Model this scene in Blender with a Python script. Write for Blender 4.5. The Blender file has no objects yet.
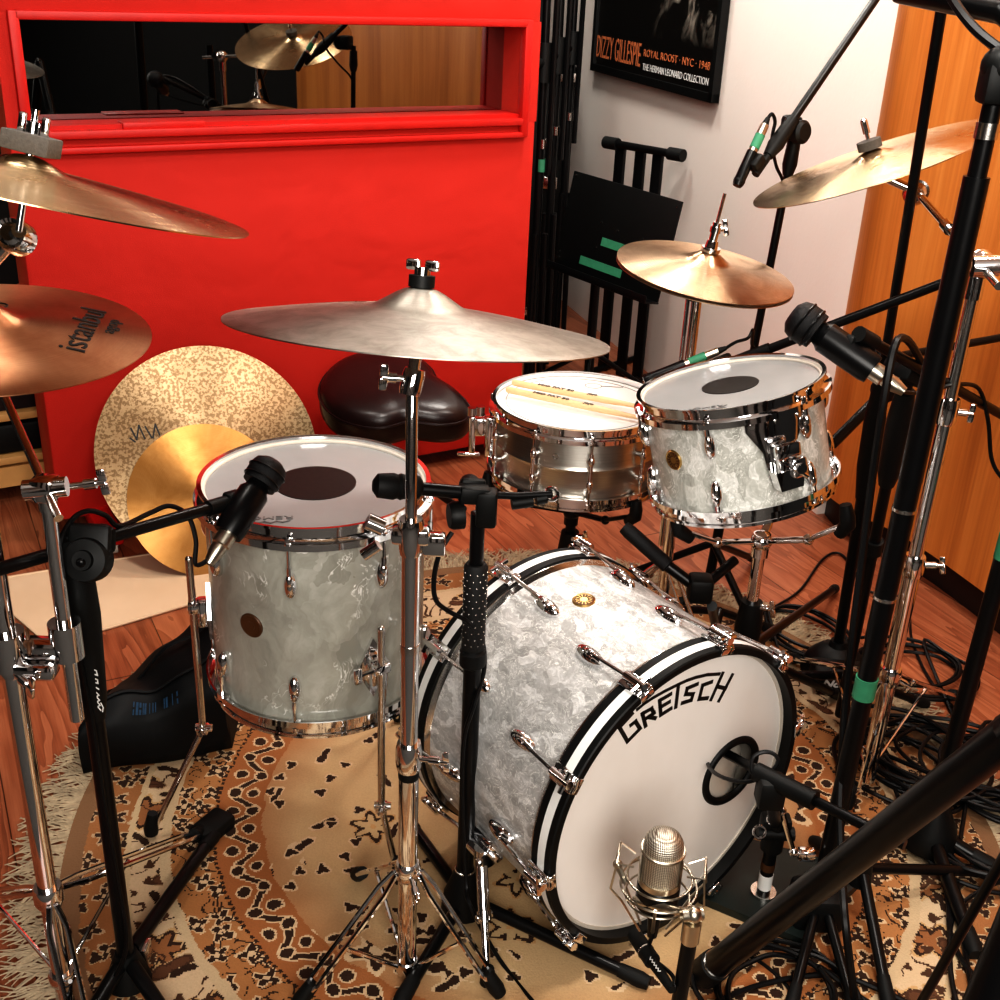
import bpy, bmesh, math, random
from mathutils import Vector as V, Matrix
random.seed(7)
PI = math.pi
sc = bpy.context.scene
COL = sc.collection

# ------------------------------------------------------------------ camera
FPX, CH, PIT, ROL = 1150.0, 1.45, math.radians(25), math.radians(2.6)
CAM = V((0, 0, CH))
FW = V((0, math.cos(PIT), -math.sin(PIT)))
_r0, _u0 = V((1, 0, 0)), V((0, math.sin(PIT), math.cos(PIT)))
RT = _r0 * math.cos(ROL) + _u0 * math.sin(ROL)
UP = _u0 * math.cos(ROL) - _r0 * math.sin(ROL)
cd = bpy.data.cameras.new('camera'); cam = bpy.data.objects.new('camera', cd); COL.objects.link(cam)
cd.sensor_width = 36; cd.lens = FPX / 1000 * 36; cd.clip_start = 0.02
cam.matrix_world = Matrix(((RT.x, UP.x, -FW.x, 0), (RT.y, UP.y, -FW.y, 0), (RT.z, UP.z, -FW.z, CH), (0, 0, 0, 1)))
sc.camera = cam

def ray(x, y): return FW + RT * ((x - 500) / FPX) - UP * ((y - 500) / FPX)
def F(x, y, z=0.0):
    d = ray(x, y); return CAM + d * ((z - CH) / d.z)
def D(x, y, Y):
    d = ray(x, y); return CAM + d * (Y / d.y)

# ------------------------------------------------------------------ node helper
class G:
    def __init__(s, name):
        s.m = bpy.data.materials.new(name); s.m.use_nodes = True
        s.t = s.m.node_tree; s.b = s.t.nodes['Principled BSDF']
    def n(s, typ, ins=None, **props):
        nd = s.t.nodes.new('ShaderNode' + typ)
        for k, v in props.items(): setattr(nd, k, v)
        for k, v in (ins or {}).items(): s.put(nd.inputs[k], v)
        return nd
    def put(s, sock, v):
        if isinstance(v, bpy.types.NodeSocket): s.t.links.new(v, sock)
        elif isinstance(v, bpy.types.Node): s.t.links.new(v.outputs[0], sock)
        elif isinstance(v, (tuple, list)) and len(v) == 3 and sock.type == 'RGBA': sock.default_value = (*v, 1)
        else: sock.default_value = v
    def mt(s, op, a, b=0.0, c=None):
        i = {0: a, 1: b}
        if c is not None: i[2] = c
        return s.n('Math', i, operation=op).outputs[0]
    def vm(s, op, a, b=(0, 0, 0)): return s.n('VectorMath', {0: a, 1: b}, operation=op)
    def mix(s, f, a, b, bt='MIX'):
        nd = s.n('Mix', data_type='RGBA', blend_type=bt)
        s.put(nd.inputs[0], f); s.put(nd.inputs[6], a); s.put(nd.inputs[7], b)
        return nd.outputs[2]
    def ramp(s, f, stops, interp='LINEAR'):
        nd = s.n('ValToRGB', {0: f}); r = nd.color_ramp; r.interpolation = interp
        while len(r.elements) < len(stops): r.elements.new(0.5)
        for e, (p, c) in zip(r.elements, stops):
            e.position = p; e.color = (*c, 1) if not isinstance(c, (int, float)) else (c, c, c, 1)
        return nd.outputs[0]
    def obj(s): return s.n('TexCoord').outputs['Object']
    def map(s, v, scale=(1, 1, 1), loc=(0, 0, 0), rot=(0, 0, 0)):
        return s.n('Mapping', {'Vector': v, 'Scale': scale, 'Location': loc, 'Rotation': rot}).outputs[0]
    def noise(s, v, scale, detail=3, rough=.55, dist=0.0):
        return s.n('TexNoise', {'Vector': v, 'Scale': scale, 'Detail': detail, 'Roughness': rough, 'Distortion': dist})
    def vor(s, v, scale, **p): return s.n('TexVoronoi', {'Vector': v, 'Scale': scale}, **p)
    def xyz(s, v): return s.n('SeparateXYZ', {0: v}).outputs
    def bump(s, h, strength=.2, dist=.002):
        nd = s.n('Bump', {'Height': h, 'Strength': strength, 'Distance': dist}); s.put(s.b.inputs['Normal'], nd.outputs[0])
    def set(s, **k):
        for a, v in k.items(): s.put(s.b.inputs[a.replace('_', ' ')], v)
        return s
    def step(s, a, th, soft=.0):   # 1 where a<th
        if soft: return s.n('MapRange', {0: a, 1: th - soft, 2: th + soft, 3: 1.0, 4: 0.0}).outputs[0]
        return s.mt('LESS_THAN', a, th)

def simple(name, col, rough=.5, metal=0.0, var=.12, scale=30, bump=0.0, **kw):
    g = G(name); o = g.obj(); nz = g.noise(o, scale)
    c2 = tuple(min(1, c * (1 - var)) for c in col); c3 = tuple(min(1, c * (1 + var)) for c in col)
    g.set(Base_Color=g.mix(nz.outputs[0], c2, c3), Roughness=rough, Metallic=metal, **kw)
    if bump: g.bump(nz.outputs[0], bump)
    return g.m

M = {}
M['chrome'] = simple('chrome', (.82, .82, .83), .07, 1.0, .04)
M['chrome_worn'] = simple('worn_chrome', (.70, .68, .65), .2, 1.0, .12, 60)
M['black_metal'] = simple('black_metal', (.006, .006, .0065), .3, 0.0, .2, Specular_IOR_Level=.3)
M['black_matte'] = simple('black_plastic', (.007, .0075, .0075), .5, 0.0, .2, Specular_IOR_Level=.3)
M['rubber'] = simple('black_rubber', (.008, .0085, .0085), .6, 0.0, .3, 60, .1, Specular_IOR_Level=.3)
M['cable'] = simple('cable_rubber', (.006, .006, .0065), .42, Specular_IOR_Level=.3)
M['mesh_black'] = simple('black_mic_grille', (.008, .008, .009), .5, 0.0, .6, 900, .5, Specular_IOR_Level=.3)
M['green_tape'] = simple('green_tape', (.05, .25, .14), .6, 0, .2, 80)
M['white_ink'] = simple('white_ink', (.8, .8, .78), .6)
M['black_ink'] = simple('black_ink', (.008, .008, .008), .5)
M['grey_ink'] = simple('grey_ink', (.12, .12, .12), .5)
M['orange_ink'] = simple('orange_ink', (.62, .2, .08), .6)
M['blue_ink'] = simple('blue_ink', (.012, .06, .13), .6, 0, .6, 200)
M['silver'] = simple('satin_silver', (.62, .57, .48), .28, 1.0, .08)
M['gold'] = simple('brass_badge', (.55, .38, .16), .3, 1.0, .3, 200)
M['brown_dark'] = simple('dark_badge', (.10, .045, .02), .4, .3, .3)
M['stick'] = simple('maple_stick', (.80, .56, .32), .42, 0, .1, 40)
M['foam_grip'] = simple('foam_grip', (.012, .012, .012), .7, 0, .3, 300, .3)
M['dark_wall'] = simple('dark_wall_paint', (.012, .012, .012), .8)
M['toe'] = simple('dark_toe_kick', (.012, .009, .008), .5)
M['white_plaster_inside'] = simple('pale_drum_interior', (.62, .57, .50), .6)
M['felt'] = simple('grey_felt', (.10, .09, .08), .9, 0, .3, 300, .3)
M['caster'] = simple('white_caster', (.6, .55, .48), .4)
M['ceiling'] = simple('ceiling_paint', (.78, .78, .77), .9)
M['room_wall'] = simple('grey_room_wall', (.34, .34, .34), .85)
g = G('reflection_stripe_wall'); o = g.obj(); x = g.xyz(o); pn = g.mt('LESS_THAN', g.mt('FRACT', g.mt('MULTIPLY', x[0], 1.15)), .42)
g.set(Base_Color=g.mix(pn, (.50, .50, .49), (.03, .03, .03)), Roughness=.9); M['stripe_wall'] = g.m  # dark and pale bands added to streak the chrome reflections
M['added_floor'] = simple('added_grey_floor', (.06, .055, .05), .95, 0, .3, 200, .3)
M['box_brown'] = simple('brown_leather_box', (.10, .045, .028), .5, 0, .3)

# red stretched fabric
g = G('red_fabric'); o = g.obj()
big = g.noise(g.map(o, (2.0, 2.0, 2.6)), 1.5, 3, .45, .2); wv = g.noise(g.map(o, (1, 1, 1)), 420, 2)
fold = g.noise(g.map(o, (1.0, 1, 2.2)), 1.1, 2, .4, .25)
g.set(Base_Color=g.mix(wv.outputs[0], (.40, .010, .006), (.60, .027, .015)), Roughness=.8)
g.b.inputs['Sheen Weight'].default_value = .25; g.b.inputs['Sheen Tint'].default_value = (1, .25, .12, 1)
h = g.mt('ADD', g.mt('MULTIPLY', big.outputs[0], .7), g.mt('ADD', g.mt('MULTIPLY', fold.outputs[0], .5), g.mt('MULTIPLY', wv.outputs[0], .02)))
g.bump(h, .55, .05); M['red'] = g.m
M['red_paint'] = simple('red_painted_wood', (.50, .012, .008), .5, 0, .15, 20)

# window glass : strongly mirroring dark pane
g = G('dark_window_glass')
tr = g.n('BsdfTransparent', {0: (.16, .14, .13, 1)}); gl = g.n('BsdfGlossy', {0: (.80, .80, .78, 1), 'Roughness': .012})
fr = g.n('LayerWeight', {0: .5}); nz = g.noise(g.obj(), 3)
fac = g.mt('ADD', .42, g.mt('ADD', g.mt('MULTIPLY', fr.outputs[0], .25), g.mt('MULTIPLY', nz.outputs[0], .04)))
mx = g.n('MixShader', {0: fac, 1: tr, 2: gl}); out = g.t.nodes['Material Output']; g.put(out.inputs[0], mx.outputs[0]); M['glass'] = g.m

# wood laminate floor
g = G('laminate_floor'); o = g.obj(); r = g.map(o, (1, 1, 1), (0, 0, 0), (0, 0, math.radians(62)))
x = g.xyz(r)
pl = g.mt('FLOOR', g.mt('DIVIDE', x[1], .19)); wn = g.n('TexWhiteNoise', {'W': pl}, noise_dimensions='1D')
off = g.mt('ADD', x[0], g.mt('MULTIPLY', wn.outputs[0], 7.0))
cb = g.n('CombineXYZ', {0: g.mt('MULTIPLY', off, .9), 1: g.mt('MULTIPLY', x[1], 7.0), 2: g.mt('MULTIPLY', wn.outputs[0], 11.)})
nz = g.noise(cb, 1.6, 3, .5, .5); rings = g.mt('FRACT', g.mt('MULTIPLY', nz.outputs[0], 9.0))
fine = g.noise(g.map(r, (6, 220, 1)), 1.5, 2)
v = g.mt('ADD', g.mt('MULTIPLY', rings, .45), g.mt('ADD', g.mt('MULTIPLY', fine.outputs[0], .45), g.mt('MULTIPLY', wn.outputs[0], .25)))
c = g.ramp(v, [(.1, (.13, .036, .017)), (.5, (.29, .096, .046)), (.95, (.43, .17, .088))])
seam = g.mt('LESS_THAN', g.mt('FRACT', g.mt('DIVIDE', x[1], .19)), .012)
seam2 = g.mt('LESS_THAN', g.mt('FRACT', g.mt('DIVIDE', off, 1.2)), .003)
c = g.mix(g.mt('MAXIMUM', seam, seam2), c, (.06, .02, .01))
g.set(Base_Color=c, Roughness=.3); g.bump(v, .06, .002); M['floor'] = g.m

# white plaster
g = G('white_plaster'); o = g.obj(); nz = g.noise(o, 1.2, 3); nf = g.noise(o, 60, 4, .6)
g.set(Base_Color=g.mix(nz.outputs[0], (.82, .75, .69), (.90, .85, .80)), Roughness=.85)
g.bump(nf.outputs[0], .15, .004); M['plaster'] = g.m

# orange veneer
g = G('orange_veneer'); o = g.obj()
a = g.noise(g.map(o, (9, 9, .6)), 1.2, 4, .55, .3); b = g.noise(g.map(o, (60, 60, 1.4)), 2.0, 3)
v = g.mt('ADD', g.mt('MULTIPLY', a.outputs[0], .75), g.mt('MULTIPLY', b.outputs[0], .3))
g.set(Base_Color=g.ramp(v, [(.3, (.36, .115, .026)), (.55, (.56, .21, .05)), (.8, (.70, .31, .09))]), Roughness=.36); g.bump(b.outputs[0], .05, .002); M['veneer'] = g.m
M['pine'] = simple('pine_board', (.62, .36, .14), .5, 0, .2, 12)
g = G('beige_mat'); o = g.obj(); a = g.noise(o, 5, 3); b = g.noise(o, 500, 2)
g.set(Base_Color=g.mix(a.outputs[0], (.60, .44, .29), (.74, .58, .42)), Roughness=.9); g.bump(b.outputs[0], .2, .002); M['mat'] = g.m

# pearl wraps
def pearl(name, lo, mid, hi, scale, cloudy, flecks):
    g = G(name); o = g.obj()
    d = g.noise(o, 14, 3, .6); w = g.vm('ADD', o, g.vm('SCALE', d.outputs['Color']).outputs[0])
    sc_ = g.t.nodes[-1]; 
    vs = [n for n in g.t.nodes if n.type == 'VECT_MATH' and n.operation == 'SCALE'][-1]; vs.inputs['Scale'].default_value = .06
    vo = g.vor(g.map(w.outputs[0], (1, 1, .55)), scale, feature='F1'); cr = g.xyz(vo.outputs['Color'])
    st = g.noise(g.map(w.outputs[0], (1, 1, .5)), scale * 1.6, 4, .65, 1.6)
    cl = g.noise(o, 5.0, 3, .5, .8)
    v = g.mt('ADD', g.mt('MULTIPLY', cr[0], .28), g.mt('ADD', g.mt('MULTIPLY', st.outputs[0], .62), g.mt('MULTIPLY', g.mt('SUBTRACT', cl.outputs[0], .5), cloudy)))
    c = g.ramp(v, [(.22, lo), (.48, mid), (.66, hi)])
    vein = g.mt('ABSOLUTE', g.mt('SUBTRACT', g.noise(g.map(w.outputs[0], (1, 1, .7)), scale * .55, 4, .7, 2.0).outputs[0], .5))
    msk = g.mt('MULTIPLY', g.step(vein, .008, .007), g.step(g.noise(o, 7).outputs[0], flecks, .04))
    c = g.mix(msk, c, (.93, .92, .88))
    g.set(Base_Color=c, Roughness=.32); g.b.inputs['Coat Weight'].default_value = .5; g.b.inputs['Coat Roughness'].default_value = .08
    return g.m
M['pearl'] = pearl('white_marine_pearl', (.30, .297, .29), (.48, .475, .468), (.76, .755, .75), 62, .12, .58)
M['pearl_tom'] = pearl('white_pearl_tom', (.31, .31, .28), (.52, .52, .48), (.80, .79, .76), 46, .45, .52)
M['pearl_aged'] = pearl('aged_grey_pearl', (.25, .245, .21), (.37, .365, .32), (.48, .475, .43), 11, .75, .43)

# heads
g = G('coated_white_head'); o = g.obj(); a = g.noise(o, 6, 4); b = g.noise(o, 700, 2)
g.set(Base_Color=g.mix(a.outputs[0], (.78, .77, .75), (.86, .85, .84)), Roughness=.7); g.bump(b.outputs[0], .15, .0006); M['head'] = g.m
g = G('clear_tom_head'); o = g.obj(); a = g.noise(o, 8, 4)
g.set(Base_Color=g.mix(a.outputs[0], (.27, .28, .28), (.35, .35, .35)), Roughness=.22); M['head_grey'] = g.m
M['dot'] = simple('black_dot', (.010, .008, .007), .4, 0, .8, 120, Specular_IOR_Level=.3)
g = G('aged_front_head'); o = g.obj(); a = g.noise(o, 3.5, 4, .6); b = g.noise(g.map(o, (1, .3, 1)), 9, 4)
g.set(Base_Color=g.mix(g.mt('MULTIPLY', a.outputs[0], b.outputs[0]), (.90, .87, .84), (.66, .60, .53)), Roughness=.55); M['front_head'] = g.m

# brushed steel snare shell
g = G('brushed_steel'); o = g.obj(); a = g.noise(g.map(o, (1.5, 1.5, 90)), 6, 3)
g.set(Base_Color=g.mix(a.outputs[0], (.42, .40, .36), (.66, .63, .58)), Metallic=1.0, Roughness=.3); M['steel'] = g.m

# cymbals
def cymbal_mat(name, c1, c2, c3, rough, patch=6, spot=0, aniso=.75, bump_=.24):
    g = G(name); o = g.obj(); x = g.xyz(o)
    r = g.mt('SQRT', g.mt('ADD', g.mt('POWER', x[0], 2.0), g.mt('POWER', x[1], 2.0)))
    gr = g.noise(g.n('CombineXYZ', {0: g.mt('MULTIPLY', r, 420.)}).outputs[0], 1.0, 2)
    a = g.noise(o, patch, 5, .65, .5); s_ = g.noise(o, 130, 2, .6)
    c = g.mix(g.ramp(a.outputs[0], [(.35, 0), (.65, 1)]), c1, c2)
    c = g.mix(g.mt('MULTIPLY', gr.outputs[0], .35), c, c3)
    if spot: c = g.mix(g.mt('MULTIPLY', g.ramp(s_.outputs[0], [(.46, 0), (.56, 1)]), spot), c, c3)
    tg = g.n('Tangent', direction_type='RADIAL', axis='Z')
    g.set(Base_Color=c, Metallic=1.0, Roughness=g.mt('ADD', rough, g.mt('MULTIPLY', a.outputs[0], .12)))
    g.b.inputs['Anisotropic'].default_value = aniso; g.put(g.b.inputs['Tangent'], tg.outputs[0]); g.b.inputs['Anisotropic Rotation'].default_value = .25
    h = g.mt('ADD', gr.outputs[0], g.mt('MULTIPLY', g.noise(o, 30, 2).outputs[0], 1.2))
    g.bump(h, bump_, .0016)
    return g.m
M['cym_gold'] = cymbal_mat('bronze_cymbal', (.86, .68, .45), (.62, .43, .25), (.36, .23, .12), .20, 9, 0, .75, .6)
M['cym_hat'] = cymbal_mat('worn_bronze_cymbal', (.76, .56, .38), (.52, .35, .22), (.30, .19, .11), .24, 14, 0, .75, .5)
M['cym_grey'] = cymbal_mat('tarnished_cymbal', (.56, .53, .48), (.36, .33, .29), (.24, .21, .18), .38, 26, 0, .5)
M['cym_pink'] = cymbal_mat('coppery_cymbal', (.80, .46, .27), (.62, .30, .16), (.36, .17, .09), .27, 12)
M['cym_spot'] = cymbal_mat('hammered_cymbal', (.60, .45, .28), (.48, .34, .20), (.17, .10, .05), .40, 9, .7)
M['cym_orange'] = cymbal_mat('raw_bronze_cymbal', (.52, .29, .11), (.38, .19, .06), (.26, .12, .04), .32, 8)
M['leather'] = simple('black_leather', (.016, .006, .006), .30, 0, .3, 160, .12)

# persian rug
g = G('persian_rug'); o = g.obj()
wob = g.noise(o, 22, 2, .5); wv = g.vm('ADD', o, g.vm('SCALE', g.vm('SUBTRACT', wob.outputs['Color'], (.5, .5, .5)).outputs[0]).outputs[0]).outputs[0]
for n in g.t.nodes:
    if n.type == 'VECT_MATH' and n.operation == 'SCALE': n.inputs['Scale'].default_value = .018
wv = g.vm('SNAP', wv, (.0028, .0028, .0028)).outputs[0]
x = g.xyz(wv); flat = g.n('CombineXYZ', {0: x[0], 1: x[1]}).outputs[0]
r = g.mt('SQRT', g.mt('ADD', g.mt('POWER', x[0], 2.), g.mt('POWER', x[1], 2.))); th = g.mt('ARCTAN2', x[1], x[0])
def flower(scale, petals, base, amp, seed, stretch=1.0, rnd=.75):
    vv = g.map(flat, (1, 1, 1), (seed, seed * .7, 0)); vo = g.vor(vv, scale, voronoi_dimensions='2D'); vo.inputs['Randomness'].default_value = rnd
    d = g.vm('SUBTRACT', g.vm('MULTIPLY', vv, (scale, scale, 0)).outputs[0], g.vm('MULTIPLY', vo.outputs['Position'], (scale, scale, 0)).outputs[0]).outputs[0]
    cx = g.xyz(vo.outputs['Color']); p = g.xyz(d)
    ang = g.mt('MULTIPLY', cx[0], 6.28); ca, sa = g.mt('COSINE', ang), g.mt('SINE', ang)
    px = g.mt('SUBTRACT', g.mt('MULTIPLY', p[0], ca), g.mt('MULTIPLY', p[1], sa)); py = g.mt('MULTIPLY', g.mt('ADD', g.mt('MULTIPLY', p[0], sa), g.mt('MULTIPLY', p[1], ca)), stretch)
    rad = g.mt('SQRT', g.mt('ADD', g.mt('POWER', px, 2.), g.mt('POWER', py, 2.))); a = g.mt('ARCTAN2', py, px)
    lim = g.mt('ADD', base, g.mt('MULTIPLY', g.mt('COSINE', g.mt('MULTIPLY', a, float(petals))), amp))
    return rad, lim, cx
DK, CR, OR, GO, BR = (.030, .012, .006), (.70, .52, .33), (.40, .155, .050), (.56, .335, .150), (.20, .075, .03)
def put_flower(col, f, sel, dark=DK, light=CR, ring=.08, heart=.09, fill=None):
    rad, lim, cx = f; pick = g.mt('LESS_THAN', cx[1], sel)
    o1 = g.mt('MULTIPLY', g.step(g.mt('SUBTRACT', rad, lim), ring), pick); o2 = g.mt('MULTIPLY', g.step(rad, lim), pick); o3 = g.mt('MULTIPLY', g.step(rad, heart), pick)
    col = g.mix(o1, col, light); col = g.mix(o2, col, dark)
    if fill: col = g.mix(g.mt('MULTIPLY', g.step(g.mt('ADD', rad, .085), lim), pick), col, fill)
    return g.mix(o3, col, light)
def contour(col, scale, seed, w, dark, dim=1.0):
    nz = g.noise(g.map(flat, (1, 1, 1), (seed, 0, 0)), scale, 1, .4, .9)
    return g.mix(g.step(g.mt('ABSOLUTE', g.mt('SUBTRACT', nz.outputs[0], .5)), w), col, dark)
f_big = flower(8.2, 5, .25, .10, 1.3); f_leaf = flower(14.5, 2, .22, .12, 4.1, 1.5); f_leaf2 = flower(11, 2, .27, .13, 7.7, 1.35); f_sm = flower(20, 4, .27, .12, 2.2); f_line = flower(8.5, 6, .30, .09, 9.4); f_dots = flower(24, 3, .22, .06, 6.1)
blot = g.noise(flat, 4, 3).outputs[0]; fld = g.noise(flat, 3.2, 2).outputs[0]
dens = g.ramp(fld, [(.40, 1.0), (.52, .12)])
TAN = g.mix(blot, (.55, .37, .19), (.68, .50, .30))
z1 = put_flower(TAN, f_line, g.mt('MULTIPLY', dens, .30), DK, GO, .04, .05, (.56, .40, .22)); z1 = put_flower(z1, f_leaf, g.mt('MULTIPLY', dens, .35), DK, (.62, .46, .28), .07, .0); z1 = put_flower(z1, f_dots, g.mt('MULTIPLY', dens, .25), DK, (.6, .45, .28), .06, .0)
RR = g.mt('ADD', r, g.mt('MULTIPLY', g.mt('SUBTRACT', fld, .5), .16)); grd = g.n('MapRange', {0: RR, 1: .43, 2: .55}).outputs[0]
z2 = put_flower(g.mix(grd, TAN, g.mix(blot, (.33, .125, .042), (.47, .22, .085))), f_big, g.mt('MULTIPLY', grd, .85), DK, CR, .10, .10, None); z2 = put_flower(z2, f_leaf, .42, DK, CR, .09, .0); z2 = put_flower(z2, f_dots, .28, DK, CR, .10, .0)
sw = g.mt('ABSOLUTE', g.mt('SUBTRACT', g.mt('SUBTRACT', r, .560), g.mt('MULTIPLY', g.mt('SINE', g.mt('MULTIPLY', th, 34.)), .020)))
z3 = g.mix(g.step(sw, .0115), (.38, .15, .052), CR); z3 = g.mix(g.step(sw, .0072), z3, DK)
bx_ = g.mt('SUBTRACT', g.mt('ABSOLUTE', g.mt('SUBTRACT', r, .56)), .018)
dd = g.mt('ADD', g.mt('POWER', g.mt('MULTIPLY', g.mt('SUBTRACT', g.mt('FRACT', g.mt('MULTIPLY', th, 34 / PI)), .5), .05), 2.), g.mt('POWER', bx_, 2.))
z3 = g.mix(g.step(dd, .00020), z3, CR); z3 = g.mix(g.step(dd, .00011), z3, DK)
z4 = g.mix(g.mt('GREATER_THAN', g.mt('SINE', g.mt('MULTIPLY', th, 300.)), -.45), (.42, .18, .06), DK)
z5 = put_flower(g.mix(blot, (.38, .17, .06), (.52, .26, .105)), f_sm, .85, DK, CR, .10, .11); z5 = contour(z5, 26, 8, .02, DK)
CRM = g.mix(blot, (.60, .44, .28), (.72, .57, .39)); LF = (.075, .032, .015)
z6 = put_flower(CRM, f_line, .55, DK, (.6, .4, .2), .05, .0, (.34, .15, .06)); z6 = put_flower(z6, f_leaf2, .80, LF, (.45, .30, .17), .03, .0, (.13, .055, .026)); z6 = contour(z6, 11, 5, .014, LF); z6 = put_flower(z6, f_dots, .5, LF, (.6, .45, .28), .03, .0); z6 = put_flower(z6, f_leaf, .35, DK, (.6, .45, .28), .03, .0)
rr = g.mt('ADD', r, g.mt('MULTIPLY', g.mt('ABSOLUTE', g.mt('SINE', g.mt('MULTIPLY', th, 4.))), .05))
col = z1
col = g.mix(g.mt('GREATER_THAN', rr, .41), col, z2); col = g.mix(g.mt('GREATER_THAN', r, .520), col, z3)
col = g.mix(g.mt('GREATER_THAN', r, .604), col, z4); col = g.mix(g.mt('GREATER_THAN', r, .610), col, z5)
col = g.mix(g.mt('GREATER_THAN', r, .682), col, (.62, .48, .31)); col = g.mix(g.mt('GREATER_THAN', r, .700), col, z6)
z7 = put_flower(g.mix(blot, (.30, .125, .045), (.42, .20, .08)), f_sm, .95, DK, (.55, .40, .25), .09, .09); z7 = put_flower(z7, f_dots, .6, DK, (.5, .36, .2), .05, .0)
ex = g.mt('SQRT', g.mt('ADD', g.mt('POWER', g.mt('DIVIDE', x[0], .865), 2.), g.mt('POWER', g.mt('DIVIDE', x[1], .945), 2.)))
col = g.mix(g.mt('GREATER_THAN', ex, .862), col, (.60, .46, .29)); col = g.mix(g.mt('GREATER_THAN', ex, .875), col, z7); col = g.mix(g.mt('GREATER_THAN', ex, .955), col, (.24, .135, .07))
pile = g.noise(o, 260, 3, .6); col = g.mix(g.mt('MULTIPLY', pile.outputs[0], .28), col, (.10, .05, .025))
g.set(Base_Color=col, Roughness=.95); g.bump(pile.outputs[0], .35, .004); M['rug'] = g.m
M['fringe'] = simple('rug_fringe', (.40, .32, .22), .9, 0, .5, 60)
M['bag'] = simple('black_nylon', (.006, .007, .008), .6, 0, .3, 40, .3, Specular_IOR_Level=.3)
# ------------------------------------------------------------------ mesh builder
I4 = Matrix.Identity(4)
W = {}
def frame(c, x, y, z):
    return Matrix(((x.x, y.x, z.x, c.x), (x.y, y.y, z.y, c.y), (x.z, y.z, z.z, c.z), (0, 0, 0, 1)))
def zframe(c, z, up=V((0, 0, 1))):
    z = V(z).normalized(); x = V(up).cross(z)
    if x.length < 1e-4: x = V((1, 0, 0)).cross(z) if abs(z.x) < .9 else V((0, 1, 0)).cross(z)
    x.normalize(); return frame(V(c), x, z.cross(x), z)
def T(*a): return Matrix.Translation(V(a))
def RZ(a): return Matrix.Rotation(a, 4, 'Z')
def RX(a): return Matrix.Rotation(a, 4, 'X')
def RY(a): return Matrix.Rotation(a, 4, 'Y')
def smooth(pts, sub=6):
    P = [V(p) for p in pts]; out = []
    for i in range(len(P) - 1):
        p0, p1, p2, p3 = P[max(i - 1, 0)], P[i], P[i + 1], P[min(i + 2, len(P) - 1)]
        for k in range(sub):
            t = k / sub
            out.append(.5 * ((2 * p1) + (p2 - p0) * t + (2 * p0 - 5 * p1 + 4 * p2 - p3) * t * t + (3 * p1 - p0 - 3 * p2 + p3) * t ** 3))
    return out + [P[-1]]
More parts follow.
